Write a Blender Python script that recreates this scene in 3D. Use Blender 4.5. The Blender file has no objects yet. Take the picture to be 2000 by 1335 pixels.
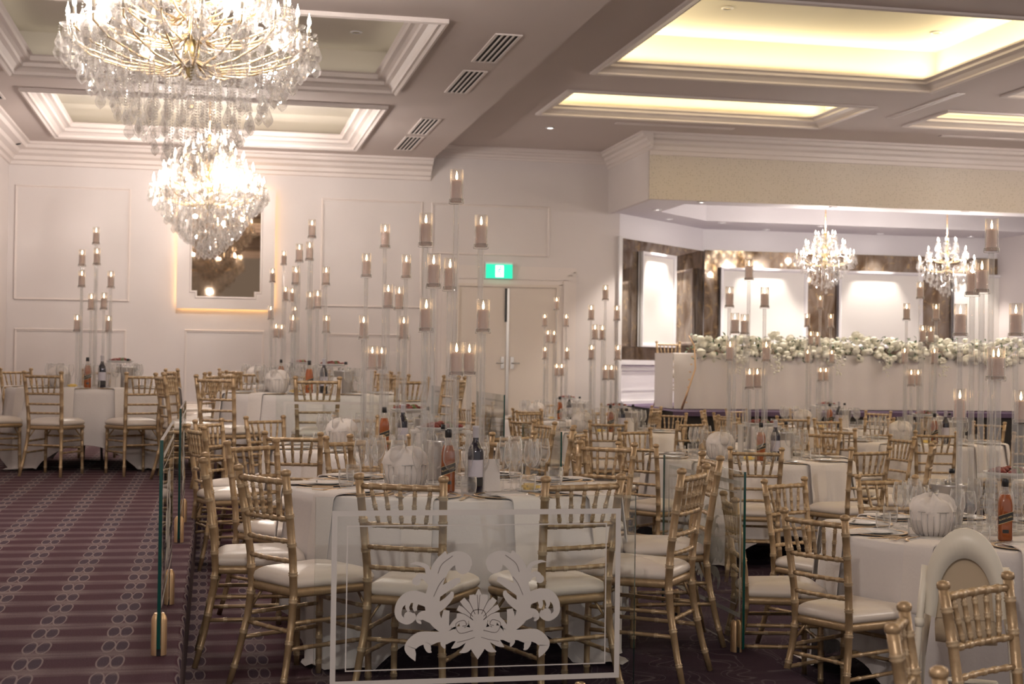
import bpy, math, random
from math import sin, cos, pi, radians, sqrt, atan2
from mathutils import Vector, Matrix
random.seed(7)
C = bpy.context.scene.collection
SC = bpy.context.scene

# ------------------------------------------------------------------ helpers
class MB:
    """collects vertices and faces of one mesh"""
    def __init__(s): s.v = []; s.f = []; s.m = []; s.sm = []
    def add(s, vs, fs, m=0, smooth=True):
        b = len(s.v); s.v += [tuple(v) for v in vs]
        for f in fs: s.f.append(tuple(i + b for i in f)); s.m.append(m); s.sm.append(smooth)
    def box(s, c, d, rz=0, m=0, M=None):
        x, y, z = d[0]/2, d[1]/2, d[2]/2
        vs = [Vector((a, b, e)) for a in (-x, x) for b in (-y, y) for e in (-z, z)]
        R = M if M else Matrix.Rotation(rz, 3, 'Z')
        vs = [R @ v + Vector(c) for v in vs]
        s.add(vs, [(0,1,3,2),(4,6,7,5),(0,4,5,1),(2,3,7,6),(0,2,6,4),(1,5,7,3)], m, False)
    def b2(s, lo, hi, m=0):
        s.box([(lo[i]+hi[i])/2 for i in range(3)], [abs(hi[i]-lo[i]) for i in range(3)], m=m)
    def lathe(s, prof, seg=16, c=(0,0,0), M=None, m=0, smooth=True, cap=True):
        n = len(prof); vs = []; fs = []
        for r, z in prof:
            for k in range(seg):
                a = 2*pi*k/seg; p = Vector((r*cos(a), r*sin(a), z))
                if M: p = M @ p
                vs.append(p + Vector(c))
        for i in range(n-1):
            for k in range(seg):
                k2 = (k+1) % seg
                fs.append((i*seg+k, i*seg+k2, (i+1)*seg+k2, (i+1)*seg+k))
        if cap:
            if prof[0][0] > 1e-5: fs.append(tuple(range(seg-1, -1, -1)))
            if prof[-1][0] > 1e-5: fs.append(tuple((n-1)*seg+k for k in range(seg)))
        s.add(vs, fs, m, smooth)
    def tube(s, pts, rad, seg=8, m=0, cap=True, smooth=True):
        pts = [Vector(p) for p in pts]; n = len(pts)
        if not hasattr(rad, '__len__'): rad = [rad]*n
        t0 = (pts[1]-pts[0]).normalized()
        up = Vector((0,0,1)) if abs(t0.z) < .9 else Vector((0,1,0))
        nx = t0.cross(up).normalized(); vs = []; fs = []
        for i, p in enumerate(pts):
            t = (pts[min(i+1, n-1)] - pts[max(i-1, 0)]).normalized()
            nx = (nx - t*nx.dot(t)).normalized(); ny = t.cross(nx)
            for k in range(seg):
                a = 2*pi*k/seg; vs.append(p + (nx*cos(a) + ny*sin(a))*rad[i])
        for i in range(n-1):
            for k in range(seg):
                k2 = (k+1) % seg
                fs.append((i*seg+k, i*seg+k2, (i+1)*seg+k2, (i+1)*seg+k))
        if cap: fs.append(tuple(range(seg-1,-1,-1))); fs.append(tuple((n-1)*seg+k for k in range(seg)))
        s.add(vs, fs, m, smooth)
    def grid(s, rows, m=0, close=False, smooth=True):
        nr = len(rows); nc = len(rows[0]); vs = [p for r in rows for p in r]; fs = []
        for i in range(nr-1):
            for k in range(nc if close else nc-1):
                k2 = (k+1) % nc
                fs.append((i*nc+k, i*nc+k2, (i+1)*nc+k2, (i+1)*nc+k))
        s.add(vs, fs, m, smooth)
    def prism(s, poly, h, fn, m=0):
        """poly: 2D outline, extruded from 0 to h, fn(a,b,c) -> point"""
        n = len(poly); vs = [fn(a, b, 0) for a, b in poly] + [fn(a, b, h) for a, b in poly]
        fs = [tuple(range(n-1,-1,-1)), tuple(range(n, 2*n))] + [(i, (i+1)%n, n+(i+1)%n, n+i) for i in range(n)]
        s.add(vs, fs, m, False)
    def frame(s, x0, y0, x1, y1, prof, fn, m=0):
        """mitred rectangular moulding; prof = [(offset outward, height)]"""
        rows = []
        for o, h in prof:
            rows.append([fn(x0-o, y0-o, h), fn(x1+o, y0-o, h), fn(x1+o, y1+o, h), fn(x0-o, y1+o, h)])
        s.grid(rows, m, True, False)
    def build(s, name, mats, parent=None, loc=None, rot=None):
        me = bpy.data.meshes.new(name); me.from_pydata(s.v, [], s.f); me.update()
        if not isinstance(mats, (list, tuple)): mats = [mats]
        for a in mats: me.materials.append(a)
        me.polygons.foreach_set('material_index', s.m)
        me.polygons.foreach_set('use_smooth', s.sm)
        o = bpy.data.objects.new(name, me); C.objects.link(o)
        if parent: o.parent = parent
        if loc: o.location = loc
        if rot is not None: o.rotation_euler = (0, 0, rot)
        return o

def tag(o, label=None, cat=None, group=None, kind=None):
    if label: o['label'] = label
    if cat: o['category'] = cat
    if group: o['group'] = group
    if kind: o['kind'] = kind
    return o
def empty(name, loc=(0,0,0), rz=0, parent=None):
    o = bpy.data.objects.new(name, None); C.objects.link(o); o.location = loc; o.rotation_euler = (0,0,rz)
    o.empty_display_size = .1
    if parent: o.parent = parent
    return o
KIDS = {}
def kids(o):
    return [c for c in C.objects if c.parent == o]
def copy_tree(o, parent=None):
    key = o.name
    if key not in KIDS: KIDS[key] = kids(o)
    c = o.copy(); C.objects.link(c)
    if parent: c.parent = parent
    sub = KIDS[key]; KIDS[c.name] = []
    for ch in sub: KIDS[c.name].append(copy_tree(ch, c))
    return c
def struct(o): o['kind'] = 'structure'; return o

# ------------------------------------------------------------------ materials
def mat(name, col=(.8,.8,.8), rough=.5, metal=0, spec=.5, bump=None, trans=0, coat=0, alpha=1):
    m = bpy.data.materials.new(name); m.use_nodes = True; nt = m.node_tree
    b = nt.nodes['Principled BSDF']
    b.inputs['Base Color'].default_value = (*col, 1); b.inputs['Roughness'].default_value = rough
    b.inputs['Metallic'].default_value = metal; b.inputs['Specular IOR Level'].default_value = spec
    b.inputs['Transmission Weight'].default_value = trans; b.inputs['Coat Weight'].default_value = coat
    b.inputs['Alpha'].default_value = alpha
    if bump:
        sc, st, var = bump
        tx = nt.nodes.new('ShaderNodeTexCoord'); nz = nt.nodes.new('ShaderNodeTexNoise'); nz.inputs['Scale'].default_value = sc; nz.inputs['Detail'].default_value = 4
        nt.links.new(tx.outputs['Object'], nz.inputs['Vector'])
        bp = nt.nodes.new('ShaderNodeBump'); bp.inputs['Strength'].default_value = st; bp.inputs['Distance'].default_value = .01
        nt.links.new(nz.outputs['Fac'], bp.inputs['Height']); nt.links.new(bp.outputs['Normal'], b.inputs['Normal'])
        if var:
            rp = nt.nodes.new('ShaderNodeMapRange'); rp.inputs['To Min'].default_value = 1-var; rp.inputs['To Max'].default_value = 1+var*.6
            nt.links.new(nz.outputs['Fac'], rp.inputs['Value'])
            mx = nt.nodes.new('ShaderNodeVectorMath'); mx.operation = 'SCALE'; mx.inputs[0].default_value = col
            nt.links.new(rp.outputs['Result'], mx.inputs['Scale']); nt.links.new(mx.outputs['Vector'], b.inputs['Base Color'])
    return m
def emit(name, col, strength):
    m = bpy.data.materials.new(name); m.use_nodes = True; nt = m.node_tree; nt.nodes.clear()
    o = nt.nodes.new('ShaderNodeOutputMaterial'); e = nt.nodes.new('ShaderNodeEmission')
    e.inputs['Color'].default_value = (*col, 1); e.inputs['Strength'].default_value = strength
    nt.links.new(e.outputs[0], o.inputs[0]); return m
def thin(name, tint=(1,1,1), edge=.35, rough=.02, add=0.0, scatter=0.0, scol=(.9,.88,.86)):
    """thin clear glass or acrylic: straight transmission, Schlick reflection, and pale diffuse rims painted in for refracted light"""
    m = bpy.data.materials.new(name); m.use_nodes = True; nt = m.node_tree; nt.nodes.clear()
    o = nt.nodes.new('ShaderNodeOutputMaterial'); t = nt.nodes.new('ShaderNodeBsdfTransparent'); t.inputs[0].default_value = (*tint, 1)
    g = nt.nodes.new('ShaderNodeBsdfGlossy'); g.inputs['Roughness'].default_value = rough
    lw = nt.nodes.new('ShaderNodeLayerWeight'); lw.inputs['Blend'].default_value = .5
    def mt(op, a, b):
        n = nt.nodes.new('ShaderNodeMath'); n.operation = op; n.use_clamp = True
        for i, x in enumerate((a, b)):
            if isinstance(x, (int, float)): n.inputs[i].default_value = x
            else: nt.links.new(x, n.inputs[i])
        return n.outputs[0]
    f5 = mt('POWER', lw.outputs['Facing'], 5.0); fr = mt('ADD', mt('MULTIPLY', f5, .9), .04+add)
    mx = nt.nodes.new('ShaderNodeMixShader'); nt.links.new(fr, mx.inputs[0])
    nt.links.new(t.outputs[0], mx.inputs[1]); nt.links.new(g.outputs[0], mx.inputs[2])
    d = nt.nodes.new('ShaderNodeBsdfDiffuse'); d.inputs[0].default_value = (*scol, 1); tr = nt.nodes.new('ShaderNodeBsdfTranslucent'); tr.inputs[0].default_value = (*scol, 1)
    dd = nt.nodes.new('ShaderNodeMixShader'); dd.inputs[0].default_value = .5; nt.links.new(d.outputs[0], dd.inputs[1]); nt.links.new(tr.outputs[0], dd.inputs[2])
    m2 = nt.nodes.new('ShaderNodeMixShader'); nt.links.new(mt('ADD', mt('MULTIPLY', mt('POWER', lw.outputs['Facing'], 3.0), edge), scatter), m2.inputs[0])  # whitish diffuse mixed in towards the rims, imitating caught light
    nt.links.new(mx.outputs[0], m2.inputs[1]); nt.links.new(dd.outputs[0], m2.inputs[2])
    nt.links.new(m2.outputs[0], o.inputs[0]); return m

class NT:
    def __init__(s, name):
        s.mat = bpy.data.materials.new(name); s.mat.use_nodes = True; s.nt = s.mat.node_tree
        s.b = s.nt.nodes['Principled BSDF']
    def new(s, t, **k):
        n = s.nt.nodes.new(t)
        for a, b in k.items(): setattr(n, a, b)
        return n
    def ln(s, a, b): s.nt.links.new(a, b)
    def m(s, op, a, b=None, c=None, clamp=False):
        n = s.new('ShaderNodeMath', operation=op, use_clamp=clamp)
        for i, x in enumerate((a, b, c)):
            if x is None: continue
            if isinstance(x, (int, float)): n.inputs[i].default_value = x
            else: s.ln(x, n.inputs[i])
        return n.outputs[0]
    def mix(s, f, a, b):
        n = s.new('ShaderNodeMix', data_type='RGBA'); 
        if isinstance(f, (int, float)): n.inputs[0].default_value = f
        else: s.ln(f, n.inputs[0])
        for i, x in ((6, a), (7, b)):
            if isinstance(x, tuple): n.inputs[i].default_value = (*x, 1)
            else: s.ln(x, n.inputs[i])
        return n.outputs[2]
    def noise(s, vec, scale, detail=3, dist=0):
        n = s.new('ShaderNodeTexNoise'); n.inputs['Scale'].default_value = scale; n.inputs['Detail'].default_value = detail
        n.inputs['Distortion'].default_value = dist
        if vec is not None: s.ln(vec, n.inputs['Vector'])
        return n.outputs['Fac']
    def pos(s):
        g = s.new('ShaderNodeNewGeometry'); return g.outputs['Position']
    def sep(s, v):
        n = s.new('ShaderNodeSeparateXYZ'); s.ln(v, n.inputs[0]); return n.outputs
    def comb(s, x, y, z):
        n = s.new('ShaderNodeCombineXYZ')
        for i, a in enumerate((x, y, z)):
            if isinstance(a, (int, float)): n.inputs[i].default_value = a
            else: s.ln(a, n.inputs[i])
        return n.outputs[0]
    def maprange(s, v, a, b, c=0, d=1):
        n = s.new('ShaderNodeMapRange'); s.ln(v, n.inputs[0])
        for i, x in enumerate((a, b, c, d)): n.inputs[i+1].default_value = x
        return n.outputs[0]

def carpet(name, rings=True):
    n = NT(name); p = n.pos(); x, y, z = n.sep(p)
    big = n.noise(p, 1.3, 3); fine = n.noise(p, 160, 2)
    wob = n.noise(p, 6, 2)
    cp, rp = .276, .278                                           # column and row pitch
    if rings:
        xs = n.m('ADD', x, n.m('MULTIPLY', n.m('SUBTRACT', wob, .5), .012)); ys = y
    else:
        nv = n.new('ShaderNodeTexNoise'); nv.inputs['Scale'].default_value = 2.4; nv.inputs['Detail'].default_value = 1; n.ln(p, nv.inputs['Vector'])
        c = n.sep(nv.outputs['Color'])
        xs = n.m('ADD', x, n.m('MULTIPLY', n.m('SUBTRACT', c[0], .5), .85)); ys = n.m('ADD', y, n.m('MULTIPLY', n.m('SUBTRACT', c[1], .5), .9))
    u = n.m('MULTIPLY', n.m('SUBTRACT', n.m('FRACT', n.m('DIVIDE', n.m('ADD', xs, 20.065), cp)), .5), cp)
    v = n.m('MULTIPLY', n.m('SUBTRACT', n.m('FRACT', n.m('DIVIDE', n.m('ADD', ys, 20.0), rp)), .5), rp)
    def ring(cx, cy, rx, ry, w):
        d = n.m('SQRT', n.m('ADD', n.m('POWER', n.m('ABSOLUTE', n.m('DIVIDE', n.m('SUBTRACT', u, cx), rx)), 2), n.m('POWER', n.m('ABSOLUTE', n.m('DIVIDE', n.m('SUBTRACT', v, cy), ry)), 2)))
        e = n.m('ABSOLUTE', n.m('SUBTRACT', d, 1))
        return n.maprange(e, w*.4, w, 1, 0), n.maprange(d, .8, .95, 1, 0)
    r1, i1 = ring(-.024, 0, .023, .105, .16); r2, i2 = ring(.024, 0, .023, .105, .16)
    rg = n.m('MAXIMUM', r1, r2); ins = n.m('MAXIMUM', i1, i2)
    if rings:
        av = n.m('ABSOLUTE', v)
        ww = n.m('ADD', .035, n.m('MULTIPLY', n.m('SUBTRACT', wob, .5), .06))
        edge = n.m('SUBTRACT', n.m('SUBTRACT', rp/2, av), ww)
        band = n.maprange(edge, 0, .045, .68, 0)
        nearc = n.maprange(n.m('ABSOLUTE', u), .03, .09, 1, .55)
        band = n.m('MULTIPLY', band, nearc)
        streak = n.noise(n.comb(n.m('MULTIPLY', x, 3), n.m('MULTIPLY', y, 60), 0), 1.0, 2)
        band = n.m('MULTIPLY', band, n.maprange(streak, .35, .65, .45, 1.1))
        lines = n.m('MAXIMUM', n.m('MULTIPLY', rg, .8), band)
        base = n.mix(ins, (.070, .029, .040), (.062, .040, .056))
        light = (.30, .24, .23)
    else:
        stre = n.noise(n.comb(n.m('MULTIPLY', x, .8), n.m('MULTIPLY', y, 9), 0), 1.0, 2)
        band = n.maprange(stre, .55, .75, 0, .25)
        lines = n.m('MAXIMUM', n.m('MULTIPLY', rg, .55), band)
        base = n.mix(big, (.030, .018, .034), (.046, .022, .034))
        light = (.16, .13, .14)
    col = n.mix(lines, base, light)
    col = n.mix(n.maprange(big, .3, .7, 0, .25), col, (.04, .03, .045))
    f2 = n.maprange(fine, .2, .8, .7, 1.25)
    vm = n.new('ShaderNodeVectorMath', operation='SCALE'); n.ln(col, vm.inputs[0]); n.ln(f2, vm.inputs['Scale'])
    n.ln(vm.outputs[0], n.b.inputs['Base Color']); n.b.inputs['Roughness'].default_value = .95; n.b.inputs['Specular IOR Level'].default_value = .15
    bp = n.new('ShaderNodeBump'); bp.inputs['Strength'].default_value = .5; bp.inputs['Distance'].default_value = .004
    n.ln(fine, bp.inputs['Height']); n.ln(bp.outputs[0], n.b.inputs['Normal'])
    return n.mat

M = {}
M['wall'] = mat('painted wall', (.665, .61, .595), .6, bump=(3, .05, .03))
M['ceil'] = mat('ceiling paint', (.55, .475, .445), .7, bump=(2, .03, .03))
M['trim'] = mat('trim paint', (.70, .63, .60), .45)
M['cofw'] = mat('coffer panel paint', (.66, .61, .54), .65)
M['cream'] = mat('cove panel paint', (.72, .66, .55), .65)
M['alcove'] = mat('alcove paint', (.74, .71, .73), .6)
M['white'] = mat('white gloss paint', (.78, .76, .77), .4)
M['door'] = mat('door paint', (.68, .60, .54), .5)
M['gold'] = mat('gold lacquered bamboo', (.40, .275, .155), .36, .35, bump=(35, .25, .22))
M['goldnode'] = mat('bamboo node ring', (.50, .37, .23), .36, .3)
M['golddark'] = mat('antique brass', (.34, .26, .12), .35, .8)
M['brass'] = mat('polished brass', (.66, .45, .26), .38, .8)
M['pad'] = mat('ivory vinyl', (.74, .66, .59), .33, bump=(9, .25, .04))
M['cloth'] = mat('white table linen', (.72, .67, .65), .75, bump=(60, .12, .03))
M['napkin'] = mat('folded linen napkin', (.76, .70, .66), .8, bump=(80, .1, .03))
M['wax'] = mat('blush candle wax', (.74, .56, .48), .45)
M['wick'] = mat('burnt wick', (.03, .02, .02), .9)
M['flame'] = emit('candle flame', (1, .60, .28), 20)
M['bulb'] = emit('chandelier bulb', (1, .86, .68), 22)
M['led'] = emit('cove light strip', (1, .80, .42), 6)
M['downl'] = emit('downlight lens', (1, .93, .85), 14)
M['glass'] = thin('clear drinking glass', (.985, .985, .985), .85, .02, .02, .015)
M['acrylic'] = thin('clear acrylic rod', (.97, .97, .97), .80, .05, .02, .045)
M['panel'] = thin('balustrade glass', (.96, .98, .975), .0, .01, 0)
M['glassedge'] = mat('green glass edge', (.002, .055, .046), .12, spec=.6)
M['etch'] = mat('frosted etching', (.62, .58, .55), .7)
M['etchline'] = mat('clear line in the etching', (.16, .13, .12), .5)
M['bottleglass'] = thin('clear bottle glass', (.9, .88, .86), .7, .03, .10, .12)
M['plate'] = mat('white porcelain', (.78, .76, .74), .15)
M['rim'] = mat('gold plate rim', (.70, .50, .30), .35, .35)
M['silver'] = mat('brushed silver', (.55, .53, .52), .28, .9)
M['black'] = mat('black plastic', (.012, .012, .015), .35)
M['dark'] = mat('flat near-black', (.02, .016, .014), .9)  # near-black, painted in as shade behind vent slats; also on the stage front
M['darkmetal'] = mat('dark table leg', (.07, .055, .05), .5, .4)
M['whisky'] = mat('amber whisky', (.30, .080, .022), .08, coat=.6)
M['winebody'] = mat('dark wine bottle', (.012, .01, .022), .08, coat=.7)
M['label'] = mat('paper label', (.55, .52, .58), .7)
M['blacklabel'] = mat('black bottle label', (.02, .018, .016), .45)
M['goldink'] = mat('gold ink', (.70, .52, .26), .4, .4)
M['foil'] = mat('grey foil capsule', (.50, .48, .52), .4, .2)
M['redfoil'] = mat('red label band', (.45, .03, .05), .5)
M['butter'] = mat('butter', (.80, .58, .18), .5)
M['meat'] = mat('antipasto', (.22, .035, .025), .5, bump=(50, .6, .5))
M['fruitg'] = mat('green garnish', (.10, .13, .03), .5, bump=(40, .5, .4))
M['plastic'] = mat('ivory high chair plastic', (.82, .75, .62), .38)
M['cream2'] = mat('cream high chair cushion', (.56, .44, .30), .6)
M['petal'] = mat('ivory rose petal', (.86, .83, .71), .6, bump=(30, .4, .1))
M['leaf'] = mat('leaf', (.05, .10, .03), .5, bump=(20, .3, .3))
M['screen'] = mat('white panel canvas', (.78, .75, .71), .7)
M['green'] = emit('exit sign green', (.03, .62, .36), 1.3)
M['signwhite'] = emit('exit sign white', (.9, 1, .96), 1.6)
M['cap'] = mat('sleeve card', (.76, .70, .58), .6)
M['purple'] = mat('purple stage carpet', (.10, .065, .12), .95, bump=(90, .3, .2))
M['crystal'] = thin('cut crystal', (.96, .95, .94), .34, .04, .20, .03)
M['carpetA'] = carpet('ringed carpet', True)
M['carpetB'] = carpet('swirled carpet', False)
# wallpapered soffit
n = NT('dimpled wallpaper'); p = n.pos(); vo = n.new('ShaderNodeTexVoronoi'); vo.inputs['Scale'].default_value = 34; vo.inputs['Randomness'].default_value = .55; n.ln(p, vo.inputs['Vector'])
n.ln(n.mix(n.maprange(vo.outputs['Distance'], .05, .32, 0, 1), (.36, .315, .25), (.62, .56, .49)), n.b.inputs['Base Color']); n.b.inputs['Roughness'].default_value = .6
bp = n.new('ShaderNodeBump'); bp.inputs['Strength'].default_value = .4; bp.inputs['Distance'].default_value = .004; n.ln(vo.outputs['Distance'], bp.inputs['Height']); n.ln(bp.outputs[0], n.b.inputs['Normal'])
M['paper'] = n.mat
# antiqued mirror glass with marble veining
n = NT('veined mirror glass'); p = n.pos(); x, y, z = n.sep(p)
q = n.comb(n.m('MULTIPLY', x, 2.2), n.m('MULTIPLY', y, 2.2), n.m('MULTIPLY', z, 1.0))
a = n.noise(q, 1.3, 6, 1.6); b2 = n.noise(p, 4.5, 5, 2.5)
c1 = n.mix(n.maprange(a, .35, .65, 0, 1), (.16, .105, .065), (.34, .29, .25))
c1 = n.mix(n.maprange(b2, .55, .70, 0, .8), c1, (.50, .36, .20))
n.ln(c1, n.b.inputs['Base Color']); n.b.inputs['Metallic'].default_value = .75; n.b.inputs['Roughness'].default_value = .045
M['marble'] = n.mat
M['mirror'] = mat('bronze mirror', (.30, .22, .155), .02, 1)
# ------------------------------------------------------------------ the room (metres; X right, Y towards the back wall)
EYE = 1.57
ZM, ZL, ZB, ZS = .20, .50, .08, .95       # middle tier, upper tier, rear right floor, stage
YW = 20.0; XL = -2.7; XR = 13.0; YN = -1.5
ZC, ZC2 = 4.39, 4.60                      # left and right ceiling planes
XS = -.09; XM = 2.56; YU = 11.3           # tier edges

def quad(mb, a, b, c, d, m=0): mb.add([a, b, c, d], [(0,1,2,3)], m, False)
f = MB(); f.b2((XS, YN, -.15), (XR, 7.6, 0)); quad(f, (XM-.1, 7.6, 0), (XR, 7.6, 0), (XR, 9.2, ZB), (XM-.1, 9.2, ZB)); f.b2((XM-.1, 9.2, -.15), (XR, YW+2, ZB))
struct(f.build('floor', M['carpetB']))
f = MB(); f.b2((XS, 4.7, 0.001), (.62, YU, ZM)); struct(f.build('floor_middle_tier', M['carpetA']))
f = MB(); f.b2((.62, 4.7, 0.001), (XM, YU, ZM)); struct(f.build('floor_middle_tier_right', M['carpetB']))
f = MB(); f.b2((XL, YN, -.15), (XS, YW, ZL-.02)); f.b2((XL, YU, -.15), (XM, YW, ZL-.02))
f.b2((XL, YN, ZL-.02), (XS-.02, YW, ZL)); f.b2((XS-.02, YU+.02, ZL-.02), (XM-.02, YW, ZL))
f.tube([(XS-.02, YN, ZL-.02), (XS-.02, YU+.02, ZL-.02), (XM-.02, YU+.02, ZL-.02), (XM-.02, YW, ZL-.02)], .02, 8)
struct(f.build('floor_upper_tier', M['carpetA']))
# walls
f = MB(); f.b2((XL-.1, YW, 0), (5.80, YW+.15, 4.75)); struct(f.build('wall_back', M['wall']))
f = MB(); f.b2((XL-.15, YN, 0), (XL, YW, 4.75)); struct(f.build('wall_left', M['wall']))
f = MB(); f.b2((XR, YN, 0), (XR+.15, 22.2, 4.9)); struct(f.build('wall_right', M['wall']))

# ceilings with coffers
def ceiling_strips(mb, x0, x1, y0, y1, holes, z, t=.03):
    ys = sorted({y0, y1, *[h[1] for h in holes], *[h[3] for h in holes]})
    for a, b in zip(ys, ys[1:]):
        hs = sorted([h for h in holes if h[1] <= a + 1e-6 and h[3] >= b - 1e-6]); x = x0
        for h in hs:
            if h[0] > x: mb.b2((x, a, z), (h[0], b, z+t))
            x = h[2]
        if x < x1: mb.b2((x, a, z), (x1, b, z+t))
CL = [(-2.05, y, 1.88, y+3.35) for y in (-.88, 3.28, 7.45, 11.62, 15.78)]
f = MB(); ceiling_strips(f, XL, 3.0, YN, YW, CL, ZC); f.b2((2.97, YN, ZC), (3.0, YW, ZC2+.05)); struct(f.build('ceiling', M['ceil']))
CR = [(3.86, 7.1, 7.72, 9.9), (3.86, 11.12, 7.72, 14.38), (3.86, 15.40, 7.55, 16.95), (8.5, 7.1, 12.3, 9.9), (8.6, 11.12, 12.3, 14.38), (8.5, 15.40, 12.3, 16.5), (3.86, 3.0, 7.72, 6.0)]
f = MB(); ceiling_strips(f, 3.0, XR, YN, YW+2, CR, ZC2); struct(f.build('ceiling_right', M['ceil']))
down = lambda z: (lambda a, b, h: (a, b, z-h))
k = 0
for (x0, y0, x1, y1) in CL:
    k += 1
    f = MB()
    f.frame(x0+.24, y0+.24, x1-.24, y1-.24, [(.24, 0), (.24, .035), (.215, .045), (.19, .03), (.165, .03), (.16, .0), (.12, -.03), (.08, -.04), (.075, -.075), (.04, -.085), (0, -.085), (0, -.13), (-.03, -.14)], down(ZC))
    struct(f.build('trim_%d' % k, M['trim']))
    f = MB(); a = .24
    f.b2((x0-.1, y0-.1, ZC+.42), (x1+.1, y1+.1, ZC+.45))
    for lo, hi in [((x0-.1, y0-.1), (x1+.1, y0)), ((x0-.1, y1), (x1+.1, y1+.1)), ((x0-.1, y0), (x0, y1)), ((x1, y0), (x1+.1, y1))]:
        f.b2((*lo, ZC+.03), (*hi, ZC+.42))
    struct(f.build('ceiling_coffer', M['cofw']))
for (x0, y0, x1, y1) in CR:
    k += 1; f = MB()
    f.frame(x0+.2, y0+.2, x1-.2, y1-.2, [(.23, 0), (.23, .02), (.20, .03), (.17, .02), (.17, 0), (.12, -.03), (.06, -.045), (.06, -.07), (.02, -.08), (0, -.08), (0, -.10), (.20, -.10), (.20, -.085)], down(ZC2))
    struct(f.build('trim_%d' % k, M['trim']))
    f = MB(); e = .12; zt = ZC2+.46
    f.b2((x0-e-.05, y0-e-.05, zt), (x1+e+.05, y1+e+.05, zt+.03))
    for lo, hi in [((x0-e-.05, y0-e-.05), (x1+e+.05, y0-e)), ((x0-e-.05, y1+e), (x1+e+.05, y1+e+.05)), ((x0-e-.05, y0-e), (x0-e, y1+e)), ((x1+e, y0-e), (x1+e+.05, y1+e))]:
        f.b2((*lo, ZC2+.03), (*hi, zt))
    struct(f.build('ceiling_coffer', M['cream']))

# crown moulding along the back wall and left wall, extruded profile (out from wall, down from ceiling)
def sweep(mb, prof, p0, p1, out, z):
    rows = [[(p[0]+out[0]*o, p[1]+out[1]*o, z-h) for p in (p0, p1)] for o, h in prof]
    mb.grid(rows, 0, False, False)
    for j in (0, 1): mb.add([r[j] for r in rows] + [((p0, p1)[j][0], (p0, p1)[j][1], z)], [tuple(range(len(rows)+1))], 0, False)
crown = [(.30, 0), (.30, .03), (.26, .04), (.24, .08), (.16, .10), (.14, .14), (.08, .17), (.07, .22), (.03, .235), (.025, .28), (0, .29)]
f = MB(); sweep(f, crown, (XL, YW), (3.0, YW), (0, -1), ZC); struct(f.build('trim_20', M['trim']))
f = MB(); sweep(f, [(a*.6, b*.55) for a, b in crown], (3.0, YW), (5.6, YW), (0, -1), ZC2); struct(f.build('trim_21', M['trim']))
f = MB(); sweep(f, crown, (XL, YN), (XL, YW), (1, 0), ZC); struct(f.build('trim_22', M['trim']))
f = MB(); f.b2((XL, YW-.02, ZL), (3.40, YW, ZL+.14)); struct(f.build('baseboard_back', M['trim']))
f = MB(); f.b2((XL, 0, ZL), (XL+.02, YW, ZL+.14)); struct(f.build('baseboard_left', M['trim']))

# panel mouldings on the back wall
wallfn = lambda a, b, h: (a, YW-h, b)
pm = [(.035, 0), (.035, .012), (.022, .02), (.012, .012), (0, .012), (0, 0)]
for (x0, z0, x1, z1) in [(-2.58, 2.33, -1.15, 3.80), (-2.56, .95, -1.18, 1.88), (-.34, .95, .67, 1.90), (1.50, 2.32, 2.86, 3.77), (1.60, .95, 2.70, 1.88), (3.05, 3.10, 4.71, 3.76)]:
    k += 1; f = MB(); f.frame(x0, z0, x1, z1, pm, wallfn); struct(f.build('trim_%d' % (k+20), M['trim']))

# soffit box over the bridal stage
XA, YF, ZU = 5.62, 18.0, 3.74
f = MB(); f.b2((XA, YF+.01, ZU-.012), (XA+.06, YW+.1, ZC2)); struct(f.build('wall_soffit_side', M['wall']))
f = MB(); f.b2((XA, YF, ZU-.012), (XR, YF+.06, ZC2)); struct(f.build('wall_soffit_front', M['paper']))
f = MB()
def slab(mb, poly, z0, z1): mb.prism(poly, z1-z0, lambda a, b, h: (a, b, z0+h))
slab(f, [(XA+.05, YF+.055), (XR, YF+.055), (XR, YF+.55), (XA+.05, YF+.55)], ZU, ZU+.05)
slab(f, [(XA+.05, YF+.55), (6.30, YF+.55), (6.30, 19.6), (7.35, 20.62), (7.75, 22), (5.72, 20.05), (XA+.05, 19.99)], ZU, ZU+.05)
slab(f, [(7.35, 20.62), (XR, 20.62), (XR, 22), (7.75, 22)], ZU, ZU+.05)
struct(f.build('ceiling_soffit', M['alcove']))
f = MB(); f.b2((6.25, YF+.5, 4.12), (XR, 20.7, 4.15))
for a, b in (((6.30, YF+.55), (XR, YF+.55)), ((6.30, YF+.55), (6.30, 19.6)), ((6.30, 19.6), (7.35, 20.62)), ((7.35, 20.62), (XR, 20.62))): f.add([(*a, ZU+.05), (*b, ZU+.05), (*b, 4.13), (*a, 4.13)], [(0,1,2,3)], 0, False)
struct(f.build('ceiling_recess', M['alcove']))
f = MB(); sweep(f, [(a*.55, b) for a, b in crown], (XA-.0, YF), (XR, YF), (0, -1), ZC2); struct(f.build('trim_30', M['trim']))
f = MB(); sweep(f, [(a*.55, b*.8) for a, b in crown], (XA, YF-.16), (XA, YW), (-1, 0), ZC2); struct(f.build('trim_31', M['trim']))
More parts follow.
